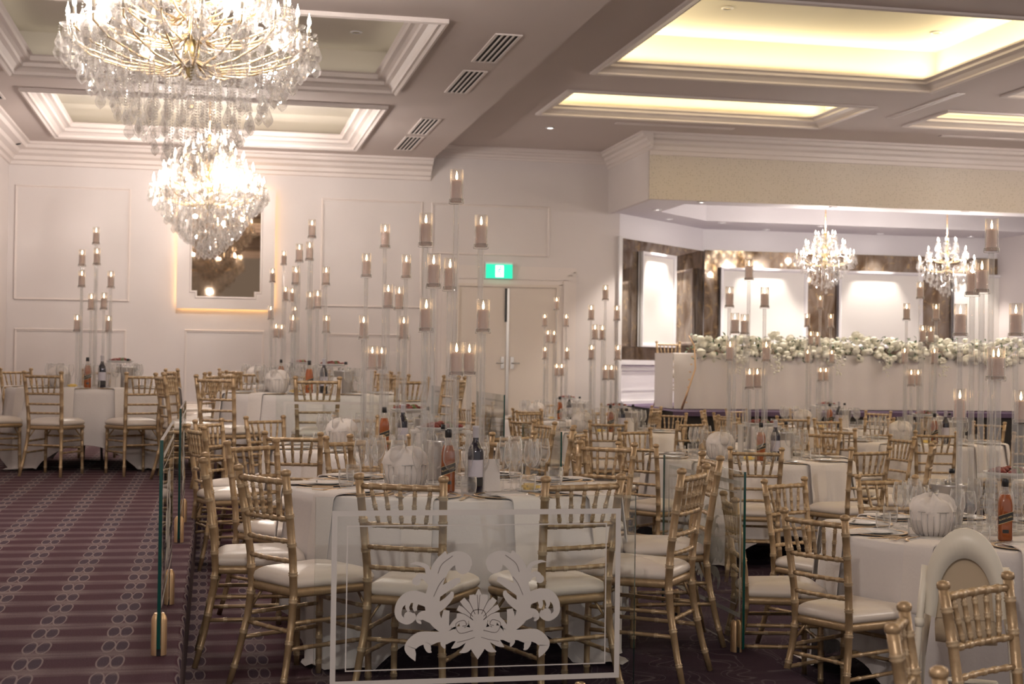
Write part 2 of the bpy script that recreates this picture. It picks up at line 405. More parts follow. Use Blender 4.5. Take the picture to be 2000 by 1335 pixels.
# stage walls: an oblique one and the back one; mirror glass between z 1.57 and 3.40
P0, P1 = Vector((5.80, 20.0, 0)), Vector((7.76, 21.9, 0)); d01 = (P1-P0).normalized(); n01 = Vector((d01.y, -d01.x, 0))
LEN = (P1-P0).length
def ob(a, out, z): q = P0 + d01*a + n01*out; return (q.x, q.y, z)
def obox(mb, a0, a1, o0, o1, z0, z1): mb.add([ob(a, o, z) for a in (a0, a1) for o in (o0, o1) for z in (z0, z1)], [(0,1,3,2),(4,6,7,5),(0,4,5,1),(2,3,7,6),(0,2,6,4),(1,5,7,3)], 0, False)
f = MB(); obox(f, 0, LEN, -.1, 0, 0, 4.2); struct(f.build('wall_oblique', M['alcove']))
f = MB(); f.b2((7.7, 21.9, 0), (XR, 22.0, 4.2)); struct(f.build('wall_stage_back', M['alcove']))
f = MB(); obox(f, .02, LEN-.01, 0, .02, 1.60, 3.38); struct(f.build('trim_mirror_glass_oblique', M['marble']))
f = MB(); f.b2((7.78, 21.87, 1.60), (XR, 21.9, 3.40)); struct(f.build('trim_mirror_glass_back', M['marble']))
f = MB()
obox(f, 0, LEN, 0, .05, 1.53, 1.60); obox(f, 0, LEN, 0, .03, .95, 1.10); obox(f, .06, LEN-.1, 0, .012, 1.44, 1.47); obox(f, .06, LEN-.1, 0, .012, 1.14, 1.17); obox(f, .06, .09, 0, .012, 1.17, 1.44); obox(f, LEN-.13, LEN-.1, 0, .012, 1.17, 1.44)
obox(f, 0, LEN, 0, .07, .95, 1.0)
struct(f.build('trim_32', M['white']))
f = MB(); f.b2((7.76, 21.83, 1.53), (XR, 21.9, 1.60)); f.b2((5.78, 19.93, ZB), (5.83, 20.0, 3.40)); struct(f.build('trim_33', M['white']))
f = MB(); f.add([(5.75, 17.3, ZS), (XR, 17.3, ZS), (XR, 21.9, ZS), (7.7, 21.9, ZS), (5.8, 20.0, ZS), (5.75, 17.3, ZS-.06), (XR, 17.3, ZS-.06)], [(0,1,2,3,4), (5,6,1,0)], 0, False); struct(f.build('floor_stage', M['purple']))
f = MB(); f.b2((5.80, 17.33, ZB), (XR, 17.36, ZS-.06)); f.b2((5.78, 17.33, ZB), (5.80, 20, ZS-.01)); struct(f.build('wall_stage_front', M['dark']))

# double door with architrave
dr = empty('door_1', (4.14, YW, ZL)); tag(dr, kind='structure')
X0, X1, ZT = 3.43-4.14, 4.85-4.14, 2.12
for s in (-1, 1):
    f = MB(); f.b2((.005 if s > 0 else X0, -.035, 0), (X1 if s > 0 else -.005, -.005, ZT)); lf = f.build('door_leaf', M['door'], dr)
    g = MB(); g.b2((s*.07-.025, -.05, .95), (s*.07+.025, -.036, 1.12)); g.tube([(s*.07, -.05, 1.03), (s*.07, -.09, 1.03), (s*.17, -.09, 1.03)], .009, 8); g.build('door_handle', M['silver'], lf)
f = MB(); dfn = lambda a, b, h: (a, -h, b)
f.b2((X0-.04, -.06, 0), (X0, 0, ZT)); f.b2((X1, -.06, 0), (X1+.04, 0, ZT)); f.b2((X0-.04, -.06, ZT), (X1+.04, 0, ZT+.04)); f.build('door_frame', M['door'], dr)
f = MB()
for o, h in ((.05, .03), (.12, .045), (.19, .03), (.24, .015)):
    f.b2((X0-o-.06, -h, 0), (X0-o+.01, 0, ZT+o)); f.b2((X1+o-.01, -h, 0), (X1+o+.06, 0, ZT+o)); f.b2((X0-o-.06, -h, ZT+o-.01), (X1+o+.06, 0, ZT+o+.06))
f.build('architrave', M['trim'], dr)
f = MB(); f.b2((-.045, -.06, 1.62), (-.015, -.036, 2.10)); f.build('door_closer', M['black'], dr)
f = MB(); f.b2((-.02, -.045, 0), (.02, -.036, 2.10)); f.build('cover_strip', M['silver'], dr)

# exit sign
ex = empty('exit_sign', (4.0, YW, 2.84)); tag(ex, 'small green illuminated exit sign with white running figure above the double door', 'sign')
f = MB(); f.b2((-.19, -.09, -.10), (.19, -.05, .10)); f.build('sign_face', M['green'], ex)
f = MB(); f.b2((-.20, -.05, .09), (.20, 0, .13)); f.b2((-.2, -.05, -.1), (.2, -.04, .1)); f.build('mounting', M['white'], ex)
f = MB(); f.b2((-.06, -.094, -.085), (.06, -.0905, .085)); pn = f.build('doorway_symbol', M['signwhite'], ex)
f = MB(); y = -.097
f.lathe([(0, 0), (.011, .004), (.011, .018), (0, .022)], 10, (.012, y, .045))
for a, b in (((.008, .04), (-.006, .0)), ((-.006, 0), (.014, -.03)), ((.014, -.03), (.006, -.06)), ((-.006, 0), (-.026, -.02)), ((-.026, -.02), (-.042, -.022)), ((.006, .036), (-.02, .02)), ((-.02, .02), (-.026, .0)), ((.008, .036), (.028, .022)), ((.028, .022), (.04, .032))):
    f.tube([(a[0], y, a[1]), (b[0], y, b[1])], .0055, 6)
f.build('running_figure', M['green'], ex)

# framed wall mirror with a warm glow behind it
mr = empty('wall_mirror', (.17, YW, 3.05)); tag(mr, 'large white framed mirror with stepped corners and warm glow around it', 'mirror')
f = MB(); W2, H2 = .66, .83; gx, gz = .46, .66; n_ = .075
oct_ = [(-gx, -gz+n_), (-gx+n_, -gz+n_), (-gx+n_, -gz), (gx-n_, -gz), (gx-n_, -gz+n_), (gx, -gz+n_), (gx, gz-n_), (gx-n_, gz-n_), (gx-n_, gz), (-gx+n_, gz), (-gx+n_, gz-n_), (-gx, gz-n_)]
f.add([(a, -.085, b) for a, b in oct_], [tuple(range(12))], 0, False); f.build('mirror_glass', M['mirror'], mr)
f = MB()
def offs(p, e): return (p[0]+(e if p[0] > 0 else -e), p[1]+(e if p[1] > 0 else -e))
rows = []
for e, h in ((0, .085), (0, .11), (.02, .115), (.03, .10), (.05, .10)):
    rows.append([(*((offs(p, e)[0]), ), -h, offs(p, e)[1]) for p in oct_])
f.grid(rows, 0, True, False)
sq = []
for p in oct_:
    sq.append((p[0], p[1]))
rows2 = [[(offs(p, .05)[0], -.10, offs(p, .05)[1]) for p in oct_]]
out = []
for (a, b) in oct_:
    q = offs((a, b), .05)
    # project towards the rectangle outline
    if abs(a) > gx-.001 and abs(b) < gz: out.append((W2 if a > 0 else -W2, b if abs(b) < gz-n_-.01 else (1 if b > 0 else -1)*H2))
    else: out.append((q[0], H2 if b > 0 else -H2))
out = [(-W2, -H2), (-W2*.8, -H2), (-W2*.6, -H2), (W2*.6, -H2), (W2*.8, -H2), (W2, -H2), (W2, H2), (W2*.8, H2), (W2*.6, H2), (-W2*.6, H2), (-W2*.8, H2), (-W2, H2)]
rows2.append([(a, -.10, b) for a, b in out]); rows2.append([(a, -.055, b) for a, b in out])
f.grid(rows2, 0, True, False); f.b2((-W2+.06, -.06, -H2+.06), (W2-.06, 0, H2-.06)); f.build('mirror_frame', M['trim'], mr)
f = MB()
for lo, hi in (((-W2+.05, -H2+.03), (W2-.05, -H2+.05)), ((-W2+.05, H2-.05), (W2-.05, H2-.03)), ((-W2+.03, -H2+.05), (-W2+.05, H2-.05)), ((W2-.05, -H2+.05), (W2-.03, H2-.05))):
    f.b2((lo[0], -.04, lo[1]), (hi[0], -.02, hi[1]))
f.build('light_strip', emit('amber strip', (1, .56, .20), 9), mr)

# air vents in the left ceiling
def vent(cx, cy, L=1.2, W=.24, ns=4, z=ZC, rot=0, label='', grp=None):
    t = empty('air_vent', (cx, cy, z), rot); tag(t, label, 'vent', grp)
    f = MB(); f.frame(-W/2+.02, -L/2+.03, W/2-.02, L/2-.03, [(.02, 0), (.02, .012), (0, .012), (0, -.0)], lambda a, b, h: (a, b, -h)); f.build('vent_frame', M['trim'], t)
    f = MB(); f.b2((-W/2+.02, -L/2+.03, -.002), (W/2-.02, L/2-.03, -.0005)); f.build('vent_shade_plate', M['dark'], t)  # flat dark plate painted as the shaded depth, no hole behind it
    for i in range(ns+1):
        x = -W/2+.02 + (W-.04)*i/ns; f = MB(); f.box((x, 0, -.008), (.015, L-.06, .010)); f.build('slat', M['trim'], t)
    return t
vent(2.47, 12.6, label='four slot ceiling vent nearest the camera, catching a green glint')
vent(2.47, 14.2, label='four slot ceiling vent, second from the camera in the line of four')
vent(2.47, 17.05, label='four slot ceiling vent, third from the camera in the line of four')
vent(2.47, 18.45, label='four slot ceiling vent farthest back, nearest the back wall')
vent(-2.38, 16.0, 1.1, .2, 2, label='narrow slotted ceiling vent at the far left edge')
vent(-2.38, 14.6, 1.1, .2, 2, label='slotted ceiling vent at the left picture edge, in front of another')
vent(8.07, 15.2, 1.7, .10, 2, ZC2, label='narrow slot vent between the middle and right ceiling coves')
vent(8.13, 12.2, 1.5, .22, 4, ZC2, label='slotted vent at the upper right between the large ceiling coves')
vent(5.75, 17.35, 1.6, .10, 2, ZC2, pi/2, label='narrow slot vent above the left end of the papered soffit')
vent(10.1, 17.1, 1.6, .10, 2, ZC2, pi/2, label='narrow slot vent above the right end of the papered soffit')

# downlights and speakers
def downlight(x, y, z, label, lit=True, sp=None, name='downlight'):
    t = empty(name, (x, y, z)); tag(t, label, 'light' if lit else 'speaker')
    f = MB(); f.lathe([(.038, -.002), (.06, -.002), (.062, -.010), (.045, -.016), (.038, -.010)], 20, cap=False); f.build('trim_ring', M['white'], t)
    f = MB(); f.lathe([(0, -.008), (.038, -.008)], 20, cap=False)
    f.build('lens', M['downl'] if lit else M['golddark'], t)
    if sp:
        L = bpy.data.lights.new('spot', 'SPOT'); L.energy = sp[0]; L.spot_size = radians(sp[1]); L.spot_blend = .5; L.shadow_soft_size = .03; L.color = (1, .90, .80)
        o = bpy.data.objects.new('downlight_lamp', L); C.objects.link(o); o.location = (x, y, z-.03)
        o.rotation_euler = sp[2] if len(sp) > 2 else (0, 0, 0)
downlight(4.25, 17.95, ZC2, 'small square lit downlight alone in the ceiling before the door', sp=(60, 80))
downlight(6.15, 19.3, ZU, 'downlight in the soffit edge before the oblique mirror wall', sp=(130, 90))
downlight(6.42, 18.2, ZU, 'front soffit downlight at its left end, beneath the dimpled wallpaper', sp=(90, 100))
downlight(8.32, 18.2, ZU, 'front soffit downlight right of the left small chandelier', sp=(90, 100))
downlight(10.3, 18.2, ZU, 'front soffit downlight at the right picture edge', sp=(90, 100))
downlight(7.66, 20.78, ZU, 'rear bulkhead downlight left of the left small chandelier', sp=(130, 90))
downlight(9.30, 20.78, ZU, 'rear bulkhead downlight between the two small chandeliers', sp=(130, 90))
for i, (x, y, who) in enumerate([(8.72, 21.62, 'the left'), (10.72, 21.62, 'the middle'), (12.35, 21.62, 'the right')]):
    downlight(x, y, ZU, 'downlight close to the wall grazing %s framed panel' % who, sp=(190, 66))
q = P0 + d01*1.0 + n01*.28
downlight(q.x, q.y, ZU, 'downlight grazing the framed panel on the oblique mirror', sp=(170, 66))
downlight(1.35, 14.1, ZC+.42, 'small round speaker in the nearer left ceiling coffer', False, name='ceiling_speaker')
downlight(1.5, 18.2, ZC+.42, 'small round speaker in the farther left ceiling coffer', False, name='ceiling_speaker')
downlight(4.9, 13.2, ZC2+.46, 'small round speaker at the left of the large yellow lit cove', False, name='ceiling_speaker')
downlight(7.35, 13.6, ZC2+.46, 'small round speaker at the right of the large yellow lit cove', False, name='ceiling_speaker')
t = empty('dome_camera', (-2.52, 19.4, ZC)); tag(t, 'black dome security camera on the ceiling at far left', 'camera')
f = MB(); f.lathe([(.085, 0), (.085, -.03), (.07, -.05)], 20); f.build('mount', M['trim'], t)
f = MB(); f.lathe([(.06, -.05), (.055, -.075), (.035, -.10), (0, -.11)], 20); f.build('dome', M['black'], t)

# framed white panels hung on the mirror glass
def wall_panel(w, h, loc, rz, label):
    t = empty('framed_panel', loc, rz); tag(t, label, 'wall panel', 'white framed panels on the mirror wall')
    f = MB(); f.b2((-w/2, -.05, 0), (w/2, -.02, h)); f.build('panel_board', M['screen'], t)
    f = MB(); f.frame(-w/2+.03, .03, w/2-.03, h-.03, [(.03, .0), (.03, .085), (.0, .085), (-.02, .07), (-.025, .05)], lambda a, b, hh: (a, -hh, b)); f.build('panel_frame', M['white'], t)
wall_panel(1.50, 1.26, (8.78, 21.86, 1.86), 0, 'white framed panel behind the flowers, left of the left small chandelier')
wall_panel(1.50, 1.26, (10.83, 21.86, 1.86), 0, 'white framed panel behind the flowers between the two small chandeliers')
wall_panel(1.50, 1.26, (12.9, 21.86, 1.86), 0, 'white framed panel at the right picture edge')
q = P0 + d01*1.06 + n01*.03; wall_panel(1.08, 1.42, (q.x, q.y, 1.80), atan2(d01.y, d01.x), 'white framed panel alone on the oblique mirror wall')

# ------------------------------------------------------------------ balustrade glass
def ribbon(mb, pts, ws, y, n=5):
    """tapered flat stroke through control points (Catmull-Rom), in the x-z plane"""
    P = [Vector((a, 0, b)) for a, b in pts]; P = [2*P[0]-P[1]] + P + [2*P[-1]-P[-2]]; W = [ws[0]] + list(ws) + [ws[-1]]
    c = []; w = []
    for i in range(1, len(P)-2):
        for j in range(n):
            t = j/n; a, b, d, e = P[i-1], P[i], P[i+1], P[i+2]
            c.append(.5*((2*b) + (d-a)*t + (2*a-5*b+4*d-e)*t*t + (3*b-a-3*d+e)*t**3)); w.append(W[i]*(1-t)+W[i+1]*t)
    c.append(P[-2]); w.append(W[-2]); rows = []
    for i, p in enumerate(c):
        t = (c[min(i+1, len(c)-1)] - c[max(i-1, 0)]); t.normalize(); nn = Vector((-t.z, 0, t.x))
        rows.append([(p.x+nn.x*w[i], y, p.z+nn.z*w[i]), (p.x-nn.x*w[i], y, p.z-nn.z*w[i])])
    mb.grid(rows, 0, False, False)
def disc(mb, x, z, r, y, n=20): mb.add([(x+r*cos(2*pi*i/n), y, z+r*sin(2*pi*i/n)) for i in range(n)], [tuple(range(n))], 0, False)
# ornament traced as strokes, unit: metres, x from the panel centre, z from the ornament centre
ORN = [
 # (points, half widths) right half, mirrored
 ([(.02, -.115), (.10, -.10), (.16, -.045), (.175, .03), (.165, .10), (.15, .15), (.125, .20), (.09, .225), (.055, .215), (.045, .185)], [.004, .016, .027, .034, .032, .030, .030, .030, .030, .024]),
 ([(.175, .10), (.19, .16), (.20, .19), (.235, .205), (.26, .202)], [.016, .013, .010, .007, .001]),
 ([(.165, .12), (.155, .18), (.135, .225), (.128, .255)], [.030, .030, .022, .003]),
 ([(.16, .07), (.12, .10), (.085, .125), (.07, .13)], [.020, .018, .014, .010]),
 ([(.19, .12), (.205, .145), (.225, .148), (.235, .128)], [.008, .012, .013, .014]),
 ([(.17, .00), (.13, .03), (.105, .06), (.10, .08)], [.024, .018, .013, .006]),
 ([(.16, .01), (.21, .05), (.26, .06), (.295, .03), (.30, -.02), (.27, -.045), (.245, -.03), (.25, -.012)], [.018, .028, .026, .018, .014, .013, .012, .011]),
 ([(.21, .05), (.235, .075), (.245, .085)], [.018, .014, .004]),
 ([(.235, .04), (.24, .015), (.236, .0)], [.012, .010, .007]), ([(.262, .04), (.268, .018), (.262, .0)], [.011, .009, .006]),
 ([(.17, -.03), (.21, -.02), (.225, -.04), (.215, -.055)], [.028, .020, .012, .003]),
 ([(.12, .0), (.125, -.04), (.12, -.08)], [.014, .018, .014]),
 ([(.02, -.10), (.06, -.09), (.10, -.085), (.075, -.045), (.045, -.055), (.055, -.075)], [.020, .020, .016, .014, .012, .006]),
 ([(.0, -.135), (.09, -.115), (.16, -.115), (.22, -.12), (.255, -.155), (.245, -.19), (.235, -.215)], [.010, .020, .024, .030, .026, .016, .001]),
 ([(.16, -.12), (.19, -.14), (.185, -.17), (.175, -.18)], [.020, .018, .012, .002]),
 ([(.05, -.12), (.08, -.15), (.10, -.165)], [.022, .014, .002]), ([(.02, -.13), (.045, -.17), (.07, -.185)], [.022, .016, .002]),
 ([(.10, -.115), (.13, -.14), (.125, -.165)], [.020, .015, .003]),
 # shell lobes
 ([(.0, -.03), (.02, .03), (.025, .065)], [.010, .016, .012]), ([(.0, -.03), (.04, .015), (.062, .045)], [.010, .015, .013]),
 ([(.0, -.03), (.05, -.005), (.078, .01)], [.010, .014, .012]), ([(.01, -.05), (.05, -.03), (.082, -.025)], [.010, .012, .011]),
 ([(.0, -.10), (.012, -.05), (.0, -.01)], [.025, .028, .02]), ([(.0, -.10), (.005, -.16), (.0, -.215)], [.035, .03, .001]),
 ([(.0, .0), (.004, .05), (.0, .088)], [.012, .014, .003]),
]
VEIN = [([(.0, -.02), (.004, .05), (.006, .065)], .0012), ([(.012, -.02), (.035, .035), (.045, .05)], .0012), ([(.02, -.03), (.055, .01), (.07, .02)], .0012), ([(.02, -.045), (.05, -.02), (.075, -.012)], .001),
        ([(.02, -.09), (.07, -.10), (.085, -.06), (.055, -.045), (.045, -.065), (.06, -.07)], .0012), ([(.012, -.12), (.04, -.13), (.08, -.14)], .001), ([(.155, .16), (.14, .20), (.10, .235)], .0011), ([(.17, .06), (.15, .11), (.13, .14)], .0011), ([(.02, -.045), (.03, -.03), (.02, -.005), (.0, .0)], .0015)]
def glass_panel(loc, rz, L, H, gap, clamps, label, grp=None):
    t = empty('glass_balustrade', loc, rz); tag(t, label, 'glass screen', grp); T = .006
    f = MB(); f.add([(a, b, c) for a in (-L/2, L/2) for b in (-T, T) for c in (gap, gap+H)], [(0,1,3,2),(4,6,7,5),(0,4,5,1),(2,3,7,6),(0,2,6,4),(1,5,7,3)], 0, False)
    for i in (0, 1): f.m[i] = 1
    for i in (2, 3): f.m[i] = 0
    f.build('glass_pane', [M['panel'], M['glassedge']], t)
    y = -T-.0006; z0, z1 = gap+.135, gap+H-.05; x1 = L/2-.06
    f = MB(); fr = lambda a, b, h: (a, y-h, b)
    for (e, w) in ((0, .020), (.055, .0045)):
        a, b, c, d = -x1+e, z0+e, x1-e, z1-e
        for lo, hi in (((a, b), (c, b+w)), ((a, d-w), (c, d)), ((a, b+w), (a+w, d-w)), ((c-w, b+w), (c, d-w))):
            f.add([(lo[0], y, lo[1]), (hi[0], y, lo[1]), (hi[0], y, hi[1]), (lo[0], y, hi[1])], [(0,1,2,3)], 0, False)
    f.build('etched_border', M['etch'], t)
    f = MB(); OS = .86; cz = gap+H*.49; yy = y
    for s in (-1, 1):
        for pts, ws in ORN:
            yy -= .00002; b = len(f.v); ribbon(f, [(s*a, cz+c*OS) for a, c in pts], [q*.84 for q in ws], yy)
        for (a, c, r) in ((.235, .128, .016), (.262, -.022, .018), (.06, .19, .030), (.058, -.062, .013)): disc(f, s*a, cz+c*OS, r, yy-.00001)
    n0 = len(f.m)
    for s in (-1, 1):
        for pts, w in VEIN: ribbon(f, [(s*a, cz+c*OS) for a, c in pts], [w]*len(pts), yy-.0003)
    for i in range(n0, len(f.m)): f.m[i] = 1
    f.build('etched_ornament', [M['etch'], M['etchline']], t)
    for cx in clamps:
        cl = empty('clamp', (cx, 0, 0), 0, t)
        for s_ in (-1, 1):
            f = MB(); g0 = s_*(T+.0015); prf = lambda e: [(cx*0 + (.026-e)*cos(a), g0 + s_*(.020-e)*sin(a)) for a in [pi*i/10 for i in range(11)]]
            rows = [[(a, b, z) for a, b in prf(e)] for e, z in ((0, .002), (0, .128), (.003, .138), (.010, .150))]
            f.grid(rows, 0, True); f.add(rows[-1], [tuple(range(11))], 0, False); f.build('clamp_jaw', M['brass'], cl)
        f = MB(); f.b2((-.026, -T-.0014, .002), (.026, T+.0014, .028)); f.build('rubber_seat', M['black'], cl)
    return t
glass_panel((.99, 5.25, ZM), 0, 1.22, .83, .03, (-.40, .40), 'frontmost glass screen with etched scroll ornament, before the front table')
glass_panel((2.46, 6.93, ZM), pi/2, 1.22, .83, .03, (-.52, .40), 'etched glass screen seen edge-on right of the front table', 'etched glass screens along the tier edges')
glass_panel((2.47, 10.6, ZM), pi/2, 1.3, .83, .03, (-.5, .5), 'etched glass screen edge-on, right of the second centre table', 'etched glass screens along the tier edges')
glass_panel((XS-.08, 5.95, ZL), pi/2, 1.5, .74, .03, (-.70, .36), 'nearer of the two etched glass screens on the carpet step at left', 'etched glass screens along the tier edges')
glass_panel((XS-.08, 9.05, ZL), pi/2, 1.5, .74, .03, (-.66, .36), 'farther of the two etched glass screens on the carpet step at left', 'etched glass screens along the tier edges')
glass_panel((1.15, YU+.10, ZL), 0, 1.3, .74, .03, (-.5, .5), 'etched glass screen facing us between second and third centre tables', 'etched glass screens along the tier edges')
glass_panel((XM-.07, 12.75, ZL), pi/2, 1.3, .74, .03, (-.5, .5), 'edge-on glass screen on the upper tier before the double door', 'etched glass screens along the tier edges')
glass_panel((XM-.07, 15.6, ZL), pi/2, 1.3, .74, .03, (-.5, .5), 'farthest edge-on glass screen on the upper tier near the door', 'etched glass screens along the tier edges')
# ------------------------------------------------------------------ gold bamboo chair
def noded(mb, pts, r, nodes, seg=8, bulge=1.24, tip=False, m=0):
    """bamboo stick: a polyline with raised node rings at the given fractions of its length"""
    P = [Vector(p) for p in pts]; seg_l = [(b-a).length for a, b in zip(P, P[1:])]; tot = sum(seg_l)
    def at(t):
        d = t*tot
        for i, l in enumerate(seg_l):
            if d <= l or i == len(seg_l)-1: return P[i] + (P[i+1]-P[i])*(d/l)
            d -= l
    ts = {0.0: 1, 1.0: 1}; acc = 0
    for l in seg_l[:-1]: acc += l; ts[acc/tot] = 1
    e = .0019/tot
    for n_ in nodes:
        for dt, k in ((-5*e, 1), (-2*e, bulge), (0, .98), (2*e, bulge), (5*e, 1)):
            if 0 < n_+dt < 1: ts[n_+dt] = k
    tt = sorted(ts); rr = r if callable(r) else (lambda t: r)
    n0 = len(mb.m); mb.tube([at(t) for t in tt], [rr(t)*ts[t] for t in tt], seg, m)
    for i, t in enumerate(tt[:-1]):
        if ts[t] > 1.05 or ts[tt[i+1]] > 1.05:
            for k in range(seg): mb.m[n0+i*seg+k] = 1

def make_chair():
    t = empty('banquet_chair')
    # seat outline: narrower at the back, rounded front; +Y is forward
    def outline(e, n=10):
        pts = []; wb, wf, yb, yf = .150+e, .190+e, -.185-e, .195+e; rc = .055
        for cx, cy, a0 in ((wf-rc, yf-rc, 0), (-(wf-rc), yf-rc, 90), (-(wb-.02), yb+.02, 180), (wb-.02, yb+.02, 270)):
            q = rc if cy > 0 else .02
            for i in range(n//2+1): a = radians(a0+90*i/(n//2)); pts.append((cx+q*cos(a), cy+q*sin(a)))
        return pts
    def ring(e, z): return [(a, b, z) for a, b in outline(e)]
    f = MB(); f.grid([ring(-.03, .405), ring(.004, .405), ring(.010, .415), ring(.010, .432), ring(.002, .440), ring(-.03, .440)], 0, True)
    f.add(ring(-.03, .405), [tuple(range(24))], 0, False); f.build('seat_frame', [M['gold'], M['goldnode']], t)
    f = MB(); rows = [ring(-.008, .438), ring(.007, .448), ring(.010, .462), ring(.004, .478)]
    for s, z in ((.94, .490), (.82, .500), (.6, .506), (.35, .5085), (.08, .509)):
        rows.append([(a*s, b*s, z + .004*sin(a*40)*cos(b*30)*(1-s)) for a, b in outline(0)])
    f.grid(rows, 0, True); f.add(rows[-1], [tuple(range(len(rows[-1])))]); f.build('seat_cushion', M['pad'], t)
    for s in (-1, 1):
        f = MB(); noded(f, [(s*.178, .170, 0), (s*.176, .168, .2), (s*.170, .165, .42)], lambda u: .0130+.0035*u, (.12, .38, .62, .86)); f.build('front_leg', [M['gold'], M['goldnode']], t)
        f = MB()
        pts = [(s*.192, -.275, 0), (s*.176, -.238, .14), (s*.160, -.205, .30), (s*.153, -.192, .42), (s*.156, -.200, .56), (s*.164, -.222, .72), (s*.174, -.252, .90)]
        noded(f, pts, lambda u: .0130+.0035*min(1, u*2.5), (.10, .26, .44, .56, .69, .82, .93), 10)
        f.lathe([(.013, 0), (.020, .006), (.022, .015), (.019, .024), (.009, .029), (0, .030)], 10, (s*.174, -.252, .895)); f.build('back_post', [M['gold'], M['goldnode']], t)
    def bp(z):   # back post x and y at height z
        k = [(0, .192, -.275), (.14, .176, -.238), (.30, .160, -.205), (.42, .153, -.192), (.56, .156, -.200), (.72, .164, -.222), (.90, .174, -.252)]
        for a, b in zip(k, k[1:]):
            if z <= b[0]: u = (z-a[0])/(b[0]-a[0]); return a[1]+(b[1]-a[1])*u, a[2]+(b[2]-a[2])*u
        return k[-1][1], k[-1][2]
    def rail(z, r, bow=.014):
        x, y = bp(z); f = MB(); pts = [(x*(-1+2*i/8), y - bow*(1-(-1+2*i/8)**2), z) for i in range(9)]
        noded(f, pts, r, (.15, .32, .5, .68, .85), 8, 1.25); f.build('back_rail', [M['gold'], M['goldnode']], t)
    rail(.873, .0125); rail(.722, .0108); rail(.632, .0098); rail(.552, .0098)
    for i in range(5):
        u = (i-2)/2; x0, y0 = bp(.722); x1, y1 = bp(.873); f = MB()
        a = (u*x0*.58, y0-.014*(1-(u*.58)**2), .722); b = (u*x1*.72, y1-.014*(1-(u*.72)**2), .873)
        noded(f, [a, b], lambda q: .0068+.002*sin(pi*q), (.18, .5, .82), 6, 1.35); f.build('spindle', [M['gold'], M['goldnode']], t)
    for z in (.305, .205):
        x, y = bp(z)
        for s in (-1, 1):
            f = MB(); noded(f, [(s*x, y, z), (s*.177, .167, z)], .0092, (.2, .5, .8), 8, 1.25); f.build('stretcher', [M['gold'], M['goldnode']], t)
    for z in (.335, .235):
        f = MB(); noded(f, [(-.174, .167, z), (.174, .167, z)], .0092, (.2, .5, .8), 8, 1.25); f.build('stretcher', [M['gold'], M['goldnode']], t)
    x, y = bp(.30); f = MB(); noded(f, [(-x, y, .27), (x, y, .27)], .0092, (.2, .5, .8), 8, 1.25); f.build('stretcher', [M['gold'], M['goldnode']], t)
    for s in (-1, 1):
        f = MB(); f.tube([(s*.168, .16, .33), (s*.11, .155, .405)], .006, 6); f.tube([(s*.156, -.19, .33), (s*.11, -.17, .405)], .006, 6); f.build('corner_brace', [M['gold'], M['goldnode']], t)
    return t

# ------------------------------------------------------------------ camera model, used only for ordering labels left to right
YAW, PIT, ROL = radians(11.9), radians(.74), .0135
_R0 = Vector((cos(YAW), -sin(YAW), 0)); _H = Vector((sin(YAW), cos(YAW), 0))
FWD = _H*cos(PIT) + Vector((0, 0, sin(PIT))); _U0 = -_H*sin(PIT) + Vector((0, 0, cos(PIT)))
RGT = _R0*cos(ROL) + _U0*sin(ROL); UPV = _U0*cos(ROL) - _R0*sin(ROL)
def uof(p):
    q = Vector(p) - Vector((0, 0, EYE)); return q.dot(RGT)/q.dot(FWD)
ORD = ['leftmost', 'second from the left', 'third from the left', 'fourth from the left', 'fifth from the left', 'sixth from the left', 'seventh from the left', 'eighth from the left', 'ninth from the left', 'tenth from the left',
       'eleventh from the left', 'twelfth from the left', 'thirteenth from the left', 'fourteenth from the left', 'fifteenth from the left', 'sixteenth from the left', 'seventeenth from the left', 'eighteenth from the left', 'nineteenth from the left', 'twentieth from the left']
def rank(items, what, where):
    """gives each item of one kind around one table its own label, ordered as seen"""
    items = sorted(items, key=lambda o: uof(o.location))
    n = len(items)
    for i, o in enumerate(items):
        w = 'rightmost' if i == n-1 and n > 1 else ORD[i]
        o['label'] = '%s, %s %s' % (what, w, where)

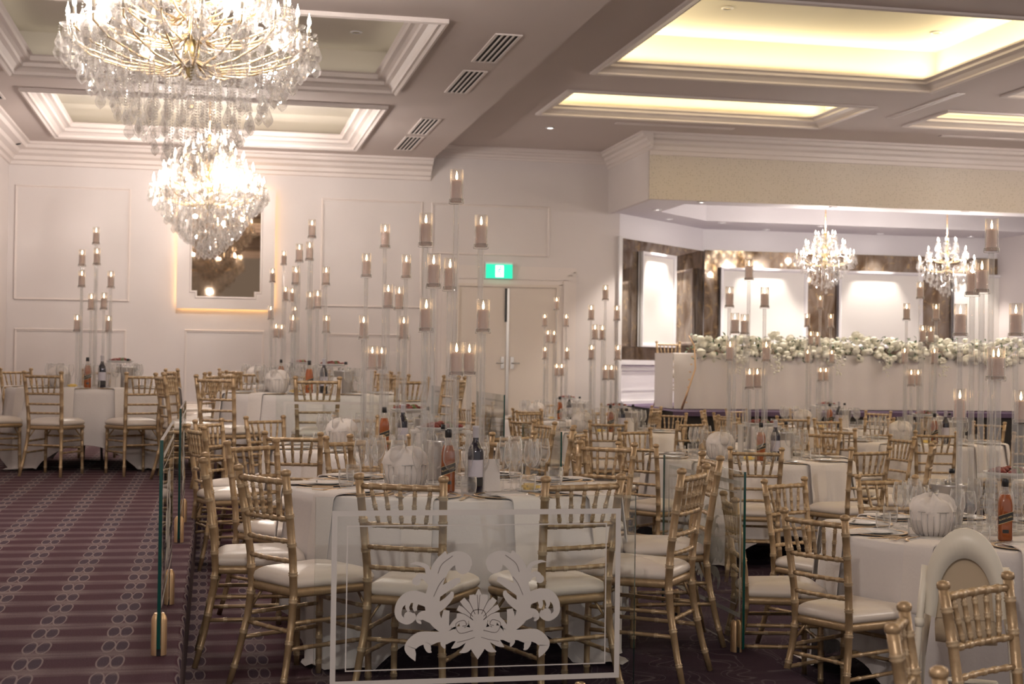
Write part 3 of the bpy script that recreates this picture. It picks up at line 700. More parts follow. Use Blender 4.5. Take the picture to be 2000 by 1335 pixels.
# ------------------------------------------------------------------ linen and table
RT, HT = .80, .75
def make_table():
    t = empty('round_table')
    f = MB(); f.lathe([(0, HT-.03), (RT-.01, HT-.03), (RT-.01, HT-.008), (0, HT-.008)], 48); f.build('tabletop', M['darkmetal'], t)
    for s in (-1, 1):
        for e in (-1, 1):
            f = MB(); f.tube([(s*.42, e*.30, HT-.03), (s*.42, e*.34, .0)], .012, 8); f.tube([(s*.42, e*.34, .006), (s*.42, e*.1, .006)], .010, 6); f.build('leg', M['darkmetal'], t)
        f = MB(); f.tube([(s*.42, -.31, .60), (s*.42, .31, .60)], .009, 6); f.tube([(s*.42, 0, .60), (s*.1, 0, HT-.03)], .009, 6); f.build('brace', M['darkmetal'], t)
    return t
def cloth_mesh(seed):
    rnd = random.Random(seed); ph = [rnd.uniform(0, 6.28) for _ in range(5)]
    f = MB(); N = 160; rows = []; R = RT+.004
    rows.append([(R*.02*cos(2*pi*k/N), R*.02*sin(2*pi*k/N), HT) for k in range(N)])
    for q in (.3, .6, .9, .975): rows.append([(R*q*cos(2*pi*k/N), R*q*sin(2*pi*k/N), HT) for k in range(N)])
    rows.append([(R*.995*cos(2*pi*k/N), R*.995*sin(2*pi*k/N), HT-.004) for k in range(N)])
    ns = 16
    for i in range(1, ns+1):
        row = []
        for k in range(N):
            a = 2*pi*k/N; drop = min(1.30/max(abs(cos(a)), abs(sin(a)), .001), 1.36*1.30) - RT
            corner = max(0, (drop-.50)/.5)
            s = drop*i/ns; z = HT-.008 - s
            fold = (.5+.5*sin(a*15+ph[0]+1.2*sin(a*4+ph[1])))**2*.45 + (.5+.5*sin(a*29+ph[2]+sin(a*7)))**2*.22*min(1, s/.3) + corner*(.5+.5*cos((a % (pi/2) - pi/4)*18+ph[3]))*.55
            amp = min(1, s/.40)**1.4
            rr = R + .004 + amp*(.080*fold + .006) + corner*amp*.05
            if z < .006:
                rr += (.006-z)*.35*(1+.4*sin(a*23+ph[4])); z = .006 + .02*abs(sin(a*17+s*9))
            row.append((rr*cos(a), rr*sin(a), z))
        rows.append(row)
    f.grid(rows, 0, True); f.add(rows[0], [tuple(range(N))]); return f

def lathe_obj(name, prof, m, seg=20, parent=None, c=(0,0,0)):
    f = MB(); f.lathe(prof, seg, c, cap=False); return f.build(name, m, parent)
# glassware (foot, stem and bowl in one piece of glass)
WINE = [(0, .001), (.034, .001), (.034, .003), (.006, .008), (.0042, .02), (.004, .095), (.008, .104), (.025, .118), (.037, .145), (.039, .16), (.036, .19), (.029, .232), (.0283, .232), (.035, .19), (.0378, .16), (.036, .146), (.024, .12), (.006, .108)]
FLUTE = [(0, .001), (.032, .001), (.032, .003), (.005, .008), (.004, .02), (.004, .085), (.008, .10), (.019, .13), (.026, .16), (.0265, .18), (.0235, .225), (.0228, .225), (.0255, .18), (.025, .16), (.018, .132), (.005, .104)]
TUMB = [(0, .002), (.026, .001), (.034, .012), (.038, .04), (.037, .085), (.0362, .085), (.037, .04), (.033, .014), (.0, .006)]
def rot2(p, a): return Vector((p[0]*cos(a)-p[1]*sin(a), p[0]*sin(a)+p[1]*cos(a), 0))

def make_plate():
    t = empty('charger_plate')
    lathe_obj('plate_body', [(0, .001), (.12, .001), (.142, .006), (.143, .008), (.12, .005), (.085, .004), (0, .004)], M['plate'], 32, t)
    lathe_obj('gold_rim', [(.139, .0050), (.150, .0075), (.150, .0095), (.132, .0078)], M['rim'], 32, t)
    lathe_obj('side_plate', [(0, .005), (.065, .006), (.098, .014), (.099, .016), (.065, .010), (0, .009)], M['plate'], 28, t)
    return t
def make_napkin():
    f = MB(); W = .068; rows = []
    # runs radially (+Y outward): on the table from y=-.14 to the rim at 0, then hangs
    prof = [(-.15, .012), (-.06, .010), (-.02, .009), (.004, .004), (.016, -.010), (.022, -.05), (.030, -.12), (.040, -.19), (.048, -.27), (.050, -.30)]
    for y, z in prof: rows.append([(-W, y, z), (-W*.3, y+.003, z+.002), (W*.4, y+.001, z+.001), (W, y, z)])
    f.grid(rows); f.grid([[(a, b-.004, c-.006) for a, b, c in r] for r in rows][::-1])
    f.grid([[(r[0][0], r[0][1], r[0][2]), (r[0][0], r[0][1]-.004, r[0][2]-.006)] for r in rows]); f.grid([[(r[3][0], r[3][1], r[3][2]), (r[3][0], r[3][1]-.004, r[3][2]-.006)] for r in rows])
    return f
def make_knife():
    f = MB(); f.box((0, 0, .004), (.014, .10, .005)); f.add([(-.009, .05, .004), (.009, .05, .004), (.007, .12, .004), (-.003, .135, .004)], [(0,1,2,3)]); f.box((0, .085, .003), (.015, .075, .0015)); return f
def make_fork():
    f = MB(); f.tube([(0, -.09, .004), (0, 0, .006), (0, .05, .005)], [.006, .003, .004], 6); f.box((0, .062, .006), (.022, .024, .003))
    for i in range(4): f.tube([(-.009+.006*i, .07, .006), (-.009+.006*i, .11, .010)], .0016, 5)
    return f
def text_mesh(txt, size, name, m, parent, loc, rot, extr=.0004):
    cu = bpy.data.curves.new(name, 'FONT'); cu.body = txt; cu.size = size; cu.extrude = extr; cu.align_x = 'CENTER'; cu.align_y = 'CENTER'
    o = bpy.data.objects.new(name, cu); C.objects.link(o); dg = bpy.context.evaluated_depsgraph_get()
    me = bpy.data.meshes.new_from_object(o.evaluated_get(dg)); C.objects.unlink(o); bpy.data.objects.remove(o)
    me.materials.clear(); me.materials.append(m)
    r = bpy.data.objects.new(name, me); C.objects.link(r); r.parent = parent; r.location = loc; r.rotation_euler = rot; return r
def make_whisky():
    """square shouldered whisky bottle; -Y side faces front"""
    t = empty('whisky_bottle')
    def sq(h, z, p=4.0, n=28):
        r = []
        for i in range(n):
            a = 2*pi*i/n; c_, s_ = cos(a), sin(a); k = h/((abs(c_)**p + abs(s_)**p)**(1/p)); r.append((k*c_, k*s_, z))
        return r
    f = MB(); f.grid([sq(.002, .003), sq(.030, .003), sq(.033, .012), sq(.033, .165), sq(.0325, .180, 3.4), sq(.030, .197, 2.8), sq(.0245, .214, 2.3), sq(.0225, .220, 2.2)], 0, True); f.grid([sq(.0225, .220, 2.2), sq(.001, .2202)], 0, True); f.build('bottle_body', M['whisky'], t)
    f = MB(); f.grid([sq(.0228, .220, 2.2), sq(.0175, .232, 2.1), sq(.0140, .245, 2), sq(.0130, .262, 2)], 0, True); f.build('bottle_neck', M['bottleglass'], t)
    f = MB(); f.lathe([(.0, .256), (.0160, .256), (.0160, .290), (.013, .294), (0, .294)], 16); f.build('cap', M['black'], t)
    f = MB(); y = -.0335; f.add([(-.033, y, .078), (.033, y, .102), (.033, y, .142), (-.033, y, .118)], [(0,1,2,3)], 0, False)
    lb = f.build('slanted_label', M['blacklabel'], t)
    f = MB(); f.add([(-.033, y-.0004, .0775), (.033, y-.0004, .1015), (.033, y-.0004, .1035), (-.033, y-.0004, .0795)], [(0,1,2,3)], 0, False); f.add([(-.033, y-.0004, .1175), (.033, y-.0004, .1415), (.033, y-.0004, .1432), (-.033, y-.0004, .1192)], [(0,1,2,3)], 0, False)
    f.build('gold_line', M['goldink'], lb)
    text_mesh('BLACK LABEL', .0105, 'lettering', M['goldink'], lb, (0, y-.0006, .110), (pi/2, -.349, 0))
    f = MB(); f.b2((-.014, y-.0006, .040), (.014, y, .056)); f.build('small_label', M['blacklabel'], t)
    return t
def make_wine(label='label'):
    t = empty('wine_bottle')
    lathe_obj('bottle_body', [(0, .002), (.034, .002), (.0375, .008), (.0375, .185), (.034, .205), (.022, .228), (.0150, .242), (.0143, .262)], M['winebody'], 24, t)
    lathe_obj('capsule', [(.0146, .256), (.0150, .30), (.0158, .302), (.0158, .312), (0, .313)], M['foil'], 16, t)
    f = MB()
    for (z0, z1, mm) in ((.075, .155, 0), (.035, .068, 1)):
        rows = [[(.0379*cos(a), .0379*sin(a), z) for a in [-pi/2-1.15+2.3*i/14 for i in range(15)]] for z in (z0, z1)]; f.grid(rows, mm)
    f.build('paper_label', [M['label'], M['blacklabel']], t)
    return t
def make_bucket():
    t = empty('ice_bucket')
    lathe_obj('bucket_body', [(0, .003), (.065, .003), (.068, .010), (.085, .17), (.092, .19), (.096, .205), (.093, .209), (.088, .205), (.080, .17), (.062, .02), (0, .018)], M['silver'], 28, t)
    for s in (-1, 1):
        f = MB(); f.tube([(s*.086, -.02, .165), (s*.115, -.02, .165), (s*.118, 0, .165), (s*.115, .02, .165), (s*.086, .02, .165)], .005, 8); f.build('handle', M['silver'], t)
    f = MB(); f.lathe([(.0, .05), (.035, .05), (.035, .20), (.014, .25), (.013, .27)], 16, (.02, .01, .0)); f.build('water_bottle', M['glass'], t)
    f = MB(); f.lathe([(0, .262), (.015, .262), (.015, .285), (0, .286)], 12, (.02, .01, 0)); f.build('bottle_cap', M['black'], t)
    f = MB(); f.tube([(-.03, -.02, .05), (-.05, -.05, .225), (-.045, -.06, .235)], .006, 6); f.tube([(-.02, -.03, .05), (-.03, -.065, .225), (-.035, -.06, .235)], .006, 6); f.build('tongs', M['silver'], t)
    return t
def make_basket():
    t = empty('bread_basket')
    f = MB()
    for r, z in ((.07, .004), (.105, .125)): f.tube([(r*cos(2*pi*i/24), r*sin(2*pi*i/24), z) for i in range(25)], .0025, 6, cap=False)
    for i in range(22):
        a = 2*pi*i/22; pts = [(.07, .004), (.092, .03), (.103, .07), (.105, .125)]
        f.tube([(r*cos(a), r*sin(a), z) for r, z in pts], .0016, 5)
    f.lathe([(0, .003), (.07, .003)], 20, cap=False)
    f.build('wire_frame', M['silver'], t)
    f = MB(); rows = []
    for j, (r, z) in enumerate([(.066, .008), (.088, .04), (.098, .08), (.104, .115), (.108, .135), (.095, .165), (.07, .185), (.035, .195), (.003, .197)]):
        rows.append([((r*(1+.05*sin(7*a+j)) )*cos(a), (r*(1+.05*sin(7*a+j)))*sin(a), z + (.012*sin(5*a+j*.7)+.008*sin(9*a) if j > 3 else 0)) for a in [2*pi*i/36 for i in range(36)]])
    f.grid(rows, 0, True); f.build('napkin_wrap', M['napkin'], t)
    return t
def make_riser(kind=0):
    t = empty('food_stand')
    f = MB(); f.b2((-.11, -.16, .235), (.11, .16, .243)); f.build('top_shelf', M['acrylic'], t)
    for s in (-1, 1): f = MB(); f.b2((-.11, s*.15-.004, 0), (.11, s*.15+.004, .235)); f.build('side_panel', M['acrylic'], t)
    lathe_obj('platter', [(0, .245), (.11, .246), (.135, .262), (.133, .265), (.11, .251), (0, .250)], M['plate'], 24, t)
    rnd = random.Random(kind+3); f = MB(); g = MB()
    for i in range(34):
        a = rnd.uniform(0, 6.28); r = .105*sqrt(rnd.random()); s = rnd.uniform(.014, .026); z = .256 + rnd.uniform(0, .022)*(1-r/.12)
        (f if rnd.random() < .78 else g).lathe([(0, -s*.55), (s*.8, -s*.3), (s, 0), (s*.7, s*.4), (0, s*.6)], 8, (r*cos(a), r*sin(a), z+s*.4), M=Matrix.Rotation(rnd.uniform(-.6, .6), 3, 'X'))
    f.build('cured_meat', M['meat'], t); g.build('garnish', M['fruitg'], t)
    return t
def make_butter():
    t = empty('butter_dish')
    lathe_obj('dish', [(0, .003), (.05, .004), (.068, .016), (.066, .017), (.048, .008), (0, .007)], M['plate'], 20, t)
    f = MB()
    for a, b, r, h in ((.0, .0, .3, .012), (-.018, .012, 1.1, .024), (.02, -.01, -.5, .022), (.005, .02, .1, .03)): f.box((a, b, h+.006), (.055, .024, .012), r)
    f.build('butter_slices', M['butter'], t); return t
def make_card():
    t = empty('menu_card'); f = MB()
    f.add([(-.045, -.022, 0), (.045, -.022, 0), (.045, 0, .15), (-.045, 0, .15), (-.045, .022, 0), (.045, .022, 0)], [(0,1,2,3), (3,2,5,4)], 0, False); f.build('folded_card', M['napkin'], t); return t
# candle stand: nine acrylic rods carrying cups at five heights
RODS = [(0, 0, 4), (-.150, .045, 3), (.125, .09, 3), (-.105, -.115, 2), (-.028, .145, 2), (-.140, -.035, 1), (.140, -.015, 1), (.012, -.145, 0), (.075, .145, 0)]
H0, DH = .54, .213
def make_stand():
    t = empty('candle_stand')
    f = MB(); f.lathe([(0, .003), (.19, .003), (.19, .015), (0, .015)], 32); f.build('base_plate', M['acrylic'], t)
    for (x, y, l) in RODS:
        h = H0+DH*l
        f = MB(); f.lathe([(.0145, .015), (.0145, h-.004)], 12, (x, y, 0), cap=False); f.lathe([(.0105, h-.004), (.0105, .015)], 10, (x, y, 0), cap=False); rd = f.build('rod', M['acrylic'], t)
        f = MB(); f.lathe([(0, h-.004), (.038, h-.004), (.040, h+.002), (.038, h+.020), (.034, h+.022), (.033, h+.004), (0, h+.002)], 18, (x, y, 0), cap=False)
        f.lathe([(.0325, h+.004), (.0325, h+.166), (.0313, h+.166), (.0313, h+.006)], 18, (x, y, 0), cap=False); f.build('candle_cup', M['glass'], t)
    return t
def make_candle():
    t = empty('pillar_candle')
    f = MB(); f.lathe([(0, .0), (.0255, .0), (.0265, .003), (.0265, .100), (.0245, .106), (.018, .104), (.010, .101), (0, .1005)], 18); f.build('wax_body', M['wax'], t)
    f = MB(); f.tube([(0, 0, .100), (.001, 0, .113)], .0013, 5); f.build('wick', M['wick'], t)
    f = MB(); f.lathe([(0, .108), (.0045, .113), (.0065, .121), (.0050, .133), (.0022, .145), (0, .153)], 10); f.build('flame', M['flame'], t)
    return t

PRO = {}
def proto(key, fn, mk=None):
    """first call builds the thing, later calls copy it"""
    if key not in PRO:
        o = fn(); PRO[key] = o; KIDS[o.name] = kids(o)
        for ch in KIDS[o.name]: KIDS[ch.name] = kids(ch)
        return o
    return copy_tree(PRO[key])
def mesh_thing(key, name, fn, m):
    if key not in PRO: PRO[key] = fn().build(name, m); return PRO[key]
    o = PRO[key].copy(); C.objects.link(o); return o
def put(o, x, y, z, rz, label, cat, group=None):
    o.location = (x, y, z); o.rotation_euler = (0, 0, rz); o['category'] = cat
    if label: o['label'] = label
    if group: o['group'] = group
    elif 'group' in o: del o['group']
    return o
LEVEL = ['lowest', 'second lowest', 'middle height', 'second highest', 'topmost']

def banquet_table(name, cx, cy, z, chairs, seats, rot, items, near=False, seed=0, stand_xy=(0, 0), nglass=2):
    """name: how labels call the table; chairs: [(angle, radius of chair, turn)], angle 0 = towards the camera side, + = to the right"""
    W = 'at the ' + name; G = 'on the ' + name
    put(proto('table', make_table), cx, cy, z, radians(seed*13), 'round folding banquet table hidden under white linen, the ' + name, 'table', None)
    cl = cloth_mesh(seed).build('tablecloth', M['cloth']); put(cl, cx, cy, z, 0, 'white linen cloth hanging to the carpet, draped over the ' + name, 'tablecloth')
    cs = []
    for a, r, tn in chairs:
        A = radians(a); x, y = cx + r*sin(A), cy - r*cos(A)
        cs.append(put(proto('chair', make_chair), x, y, z + floor_extra(x, y, z), A + radians(tn), None, 'chair', 'gold chairs around the ' + name))
    rank(cs, 'gold bamboo chair with ivory seat', W)
    zt = z + HT + .001
    plates, naps, gl, fl, tb, kn, fk = [], [], [], [], [], [], []
    rnd = random.Random(seed+50)
    for a in seats:
        A = radians(a); ux, uy = sin(A), -cos(A); vx, vy = cos(A), sin(A)     # outward, sideways
        at = lambda r, s: (cx + ux*r + vx*s, cy + uy*r + vy*s)
        plates.append(put(proto('plate', make_plate), *at(.615, 0), zt, A, None, 'plate', 'gold rimmed plates ' + G))
        naps.append(put(mesh_thing('napkin', 'napkin', make_napkin, M['napkin']), *at(RT+.014, 0), zt+.004, A+pi, None, 'napkin', 'linen napkins hanging from the ' + name))
        gs = rnd.uniform(-.02, .02)
        gl.append(put(mesh_thing('wine', 'wine_glass', lambda: _l(WINE), M['glass']), *at(.43+gs, .07), zt, 0, None, 'glass', 'wine glasses ' + G))
        fl.append(put(mesh_thing('flute', 'flute_glass', lambda: _l(FLUTE), M['glass']), *at(.40, .155+gs), zt, 0, None, 'glass', 'tall flute glasses ' + G))
        if nglass > 2: gl.append(put(mesh_thing('wine', 'wine_glass', None, None), *at(.36, -.015), zt, 0, None, 'glass', 'wine glasses ' + G))
        tb.append(put(mesh_thing('tumb', 'water_tumbler', lambda: _l(TUMB), M['glass']), *at(.50+gs, .165), zt, 0, None, 'glass', 'water tumblers ' + G))
        if near:
            kn.append(put(mesh_thing('knife', 'table_knife', make_knife, M['rim']), *at(.63, .175), zt, A+pi, None, 'knife', 'gold knives ' + G))
            fk.append(put(mesh_thing('fork', 'dinner_fork', make_fork, M['rim']), *at(.63, -.175), zt, A+pi, None, 'fork', 'gold forks ' + G))
    rank(plates, 'white plate with gold rim', G); rank(naps, 'white linen napkin hanging over the edge', W)
    rank(gl, 'empty wine glass', 'among wine glasses ' + G) if len(gl) <= 20 else None
    if len(gl) > 20:
        rank(gl[0::2], 'outer empty wine glass', 'of its kind ' + G); rank(gl[1::2], 'inner empty wine glass', 'of its kind ' + G)
    rank(fl, 'slim empty flute glass', 'among flutes ' + G); rank(tb, 'clear water tumbler', 'among tumblers ' + G)
    if near: rank(kn, 'gold table knife', G); rank(fk, 'gold dinner fork', G)
    # candle stand and candles
    sx, sy = cx + stand_xy[0], cy + stand_xy[1]; R_ = radians(rot)
    put(proto('stand', make_stand), sx, sy, zt, R_, 'tall clear acrylic candle stand with nine cups on the ' + name, 'candle stand')
    pairs = {}
    for (x, y, l) in RODS:
        q = rot2((x, y), R_); c = put(proto('candle', make_candle), sx+q.x, sy+q.y, zt+H0+DH*l+.0065, rnd.uniform(0, 6), None, 'candle', 'lit blush candles on the stands')
        pairs.setdefault(l, []).append(c)
    for l, cs_ in pairs.items():
        cs_.sort(key=lambda o: uof(o.location))
        for i, c in enumerate(cs_):
            c['label'] = 'lit blush pillar candle, %s%s, on the stand of the %s' % (LEVEL[l], '' if len(cs_) == 1 else (', left' if i == 0 else ', right'), name)
    D = dict(whisky=('whisky bottle', make_whisky, 'amber whisky bottle with black cap and slanted black label', 'bottle', 'whisky'),
             wine=('wine', make_wine, 'dark wine bottle with grey capsule and pale label', 'bottle', 'winebottle'),
             bucket=('b', make_bucket, 'silver ice bucket with tongs and a clear bottle', 'ice bucket', 'bucket'),
             basket=('b', make_basket, 'wire bread basket with white napkin mound', 'basket', 'basket'),
             riser=('r', make_riser, 'clear raised food stand with cured meat platter', 'food stand', 'riser'),
             butter=('b', make_butter, 'white dish of yellow butter slices', 'dish', 'butter'),
             card=('c', make_card, 'white folded menu card standing', 'card', 'card'))
    for kind, dx, dy, rz in items:
        _, fn, lab, cat, key = D[kind]
        if kind in ('whisky', 'wine'): rz = -math.degrees(atan2(cx, cy)) + rz*.5
        put(proto(key, fn), cx+dx, cy+dy, zt, radians(rz), '%s %s' % (lab, G), cat)
def _l(p): f = MB(); f.lathe(p, 20, cap=False); return f
def floor_extra(x, y, z): return 0
PW, PO, PC, PWORLD, EXPO = 400, 160, 5.5, .42, .34
# ------------------------------------------------------------------ the tables
ring = lambda n, a0=0, r=1.15: [(a0 + 360*i/n if a0 + 360*i/n <= 180 else a0 + 360*i/n - 360, r, 0) for i in range(n)]
seats10 = lambda a0: [a0 + 36*i for i in range(10)]
STD = [('whisky', -.03, -.36, 10), ('wine', .10, -.33, 0), ('bucket', .30, -.02, 0), ('basket', -.30, -.20, 0), ('riser', .22, .30, 80), ('butter', -.16, -.44, 0), ('card', .22, -.22, 0)]
banquet_table('front centre table', 1.17, 6.93, ZM,
    [(-15, 1.27, -13), (9, 1.27, 8), (38, 1.12, 15), (79, 1.03, 6), (127, 1.06, 10), (162, 1.12, 0), (-165, 1.12, 0), (-132, 1.06, -8), (-71, 1.0, -20), (-39, 1.19, -20)],
    [-20, 14, 44, 78, 112, 148, -176, -136, -96, -54], -10,
    [('whisky', -.085, -.37, 8), ('wine', .04, -.40, 0), ('bucket', -.02, -.02+.30, 0), ('basket', -.27, -.26, 0), ('riser', .02, .50, 85), ('butter', .30, -.40, 0), ('card', .13, -.30, 0)], near=True, seed=1, nglass=3)
banquet_table('second centre table', 1.17, 9.90, ZM,
    [(-32, 1.13, 12), (-8, 1.24, 4), (33, 1.06, -4), (74, 1.08, 0), (113, 1.12, -10), (148, 1.12, 0), (-178, 1.12, 0), (-146, 1.12, 0), (-112, 1.05, -10), (-72, 1.08, 0)], seats10(-4), 173, STD, seed=2)
banquet_table('third centre table', .86, 12.85, ZL, [(-36, 1.19, 3), (-1, 1.18, -2), (34, 1.13, 0), (69, 1.13, 0), (104, 1.13, 0), (140, 1.13, 0), (176, 1.13, 0), (-148, 1.13, 0), (-110, 1.06, 5), (-76, 1.08, 0)], seats10(-1), 96, STD, seed=3)
banquet_table('far centre table', .80, 16.75, ZL, ring(8, 24, 1.1), seats10(20)[::1], 177, STD, seed=4)
banquet_table('far left table', -1.12, 14.35, ZL,
    [(-12, 1.13, -9), (22, 1.15, 4), (53, 1.12, 14), (84, 1.12, 0), (112, 1.12, 0), (-178, 1.15, 0), (-142, 1.15, 0), (-47, 1.12, 0)], [-84, -47, -12, 22, 58, 100, 140, 180, -140], 115, STD, seed=5)
banquet_table('middle right table', 4.12, 10.55, ZB,
    [(-51, 1.25, -6), (-19, 1.22, 0), (16, 1.15, 0), (58, 1.15, 0), (96, 1.15, 0), (132, 1.15, 0), (168, 1.15, 0), (-158, 1.15, 0), (-124, 1.15, 0), (-88, 1.15, 0)], seats10(-19), -21, STD, seed=6)
banquet_table('stage corner table', 4.10, 14.65, ZB, ring(10, -14, 1.15), seats10(-14), -16, STD, seed=7)
banquet_table('double door table', 4.32, 17.75, ZB, ring(9, 12, 1.12), seats10(0), -14, STD, seed=8)
banquet_table('far right table', 7.05, 15.75, ZB, ring(9, 4, 1.12), seats10(4), -24, STD, seed=9)
banquet_table('second right table', 6.75, 12.75, ZB, ring(10, -22, 1.15), seats10(-22), 152, STD, seed=10)
banquet_table('front right table', 3.80, 6.45, 0,
    [(-64, 1.07, -1), (-100, 1.05, -1), (-153, 1.06, 0), (175, 1.11, -2), (140, 1.15, 0)],
    [-88, -52, -16, 20, 56, 92, 128, 164, -160, -124], 60,
    [('whisky', -.13, -.36, 12), ('wine', .04, -.47, 0), ('bucket', -.03, .34, 0), ('basket', -.40, -.17, 0), ('butter', -.33, -.40, 0), ('riser', .35, .40, 60)], near=True, seed=11, nglass=3)
# three chairs of a table just outside the frame
ch = []
for (x, y, face, lab) in [(2.324, 4.015, 27, 'gold chair at lower right before the white high chair, back towards it'), (1.776, 3.454, 58, 'gold chair seen side-on at the bottom edge, left of the high chair'), (1.52, 2.645, 82, 'gold chair cut by the bottom right picture edge, nearest the camera')]:
    A = radians(face); o = put(proto('chair', make_chair), x + .252*sin(A), y - .252*cos(A), 0, A + pi, lab, 'chair', 'gold chairs at the lower right'); ch.append(o)

# ------------------------------------------------------------------ high chair
hc = empty('high_chair', (2.93, 5.13, 0), radians(-32)); hc.scale = (.74, .9, 1); tag(hc, 'ivory plastic high chair with arched backrest at the front right table', 'high chair')
def arch(w, z0, z1, n=24, p=2.0):
    pts = [(-w*1.08, z0), ]
    for i in range(n+1):
        a = pi - pi*i/n; pts.append((w*cos(a), z1 - w*1.3 + w*1.3*sin(a)))
    return pts + [(w*1.08, z0)]
tl = -.16
def hfn(off): return lambda a, b, h: (a, -.16 + (b-.55)*tl - h + off, b)
f = MB(); o_ = arch(.200, .62, .955); i_ = arch(.135, .60, .84)
n_ = len(o_)
rows = [[hfn(0)(a, b, 0) for a, b in i_], [hfn(0)(a, b, 0) for a, b in o_], [hfn(0)(a*1.02, b, .012) for a, b in o_], [hfn(0)(a*1.0, b, .024) for a, b in o_], [hfn(0)(a, b, .030) for a, b in i_], [hfn(0)(a, b, 0) for a, b in i_]]
f.grid(rows); f.build('backrest_shell', M['plastic'], hc)
f = MB(); f.prism([(a*1.0, b) for a, b in i_], .012, hfn(.004)); f.build('backrest_inner', M['cream2'], hc)
f = MB(); rows = []
for j, (w, y, z) in enumerate([(.135, -.17, .62), (.150, -.165, .56), (.155, -.13, .52), (.16, .0, .50), (.155, .13, .505), (.14, .16, .49)]): rows.append([(-w, y, z+.05), (-w*.97, y, z), (0, y, z-.008), (w*.97, y, z), (w, y, z+.05)])
f.grid(rows); f.grid([[(a, b, c-.02) for a, b, c in r] for r in rows][::-1]); f.build('seat', M['cream2'], hc)
for s in (-1, 1):
    f = MB(); f.tube([(s*.20, -.19, .80), (s*.222, -.22, .62), (s*.27, -.32, .0)], [.020, .019, .016], 12); f.lathe([(.024, -.015), (.024, .015)], 12, (s*.224, -.226, .585)); f.build('leg', M['plastic'], hc)
    f = MB(); f.tube([(s*.20, .02, .60), (s*.235, .12, .40), (s*.27, .26, .0)], [.020, .018, .016], 12); f.build('leg', M['plastic'], hc)
    f = MB(); f.tube([(s*.20, -.17, .72), (s*.215, -.05, .735), (s*.21, .16, .72)], [.022, .024, .020], 10); f.build('armrest', M['plastic'], hc)
f = MB(); f.b2((-.19, .12, .71), (.19, .34, .735)); f.frame(-.19, .12, .19, .34, [(0, .735), (.015, .745), (.02, .72), (0, .70)], lambda a, b, h: (a, b, h)); f.build('tray', M['plastic'], hc)
f = MB(); f.tube([(-.262, .235, .10), (.262, .235, .10)], .012, 8); f.tube([(-.15, .12, .30), (-.15, .15, .30), (.15, .15, .30), (.15, .12, .30)], .014, 8); f.build('footrest', M['plastic'], hc)

# ------------------------------------------------------------------ bridal table on the stage
bt = empty('bridal_table', (9.45, 18.4, ZS)); tag(bt, 'long bridal table on the stage behind white draped skirt', 'table')
f = MB(); f.b2((-3.45, -.38, .72), (3.45, .38, .745)); f.build('tabletop', M['darkmetal'], bt)
for x in (-3.2, 3.2):
    for y in (-.3, .3): f = MB(); f.tube([(x, y, 0), (x, y, .72)], .018, 8); f.build('leg', M['darkmetal'], bt)
f = MB(); rows = []
for z, e in ((.748, -.02), (.75, .0), (.735, .012), (.5, .02), (.25, .03), (.01, .035)):
    r = []; N = 240
    for i in range(N+1):
        x = -3.47 + 6.94*i/N; r.append((x, -.40 - e - .012*(1 if z < .7 else 0)*(sin(x*9)+.6*sin(x*23+1)), z))
    rows.append(r)
rows.insert(0, [(-3.47 + 6.94*i/240, .40, .748) for i in range(241)])
f.grid(rows)
for s in (-1, 1):
    f.grid([[(s*3.47, -.40+.8*i/10, z) for i in range(11)] for z in (.748, .4, .01)])
o = f.build('table_skirt', M['cloth']); o.location = (9.45, 18.4, ZS); tag(o, 'white pleated skirt covering the long bridal table on the stage', 'tablecloth')
# rose garland along its front edge
fg = empty('flower_garland', (9.6, 18.1, ZS+.75)); tag(fg, 'long garland of ivory roses along the bridal table on the stage', 'flowers')
def rose_mesh():
    f = MB()
    f.lathe([(0, -.045), (.028, -.035), (.045, -.01), (.043, .02), (.030, .036), (.020, .030), (.012, .040), (0, .036)], 10)
    for k in range(5):
        a = 2*pi*k/5; rows = []
        for t_ in (0, .5, 1):
            rows.append([((.030+.026*t_)*cos(a+u), (.030+.026*t_)*sin(a+u), -.03+.05*t_ - .014*t_*t_) for u in (-.75, -.3, .3, .75)])
        f.grid(rows)
    return f
rm = rose_mesh(); rnd = random.Random(3); first = None; spots = []
for i in range(620):
    x = rnd.uniform(-3.3, 3.4); zc = rnd.random(); y = -.14 + .26*rnd.random() - .13*(1-zc); z = .02 + .22*zc*(.95+.15*sin(x*5)+.1*sin(x*11)) - (.14*rnd.random() if y < -.08 else 0)
    spots.append((y, x, z))
spots.sort()
big = MB()
for j, (y, x, z) in enumerate(spots):
    s = rnd.uniform(.7, 1.2); R_ = Matrix.Rotation(rnd.uniform(-1.1, .2), 3, 'X') @ Matrix.Rotation(rnd.uniform(0, 6), 3, 'Z')
    if j < 100:
        if first is None: first = rm.build('rose', M['petal'], fg); r_ = first
        else: r_ = first.copy(); C.objects.link(r_)
        r_.location = (x, y, z); r_.scale = (s, s, s); r_.rotation_euler = R_.to_euler()
    else: big.add([R_ @ Vector(v)*s + Vector((x, y, z)) for v in rm.v], rm.f)
tag(big.build('rose_mass', M['petal'], fg), kind='stuff')
f = MB()
for i in range(900):
    x = rnd.uniform(-3.4, 3.45); y = rnd.uniform(-.25, .12); z = rnd.uniform(-.08, .24); a = rnd.uniform(0, 6.28); l = rnd.uniform(.04, .09); R_ = Matrix.Rotation(a, 3, 'Z') @ Matrix.Rotation(rnd.uniform(-1, 1), 3, 'X')
    f.add([R_ @ Vector(v) + Vector((x, y, z)) for v in ((0, 0, 0), (-l*.25, l*.5, .01), (0, l, 0), (l*.25, l*.5, .01))], [(0,1,2,3)])
tag(f.build('foliage', M['leaf'], fg), kind='stuff')
f = MB()                                           # trailing blossoms
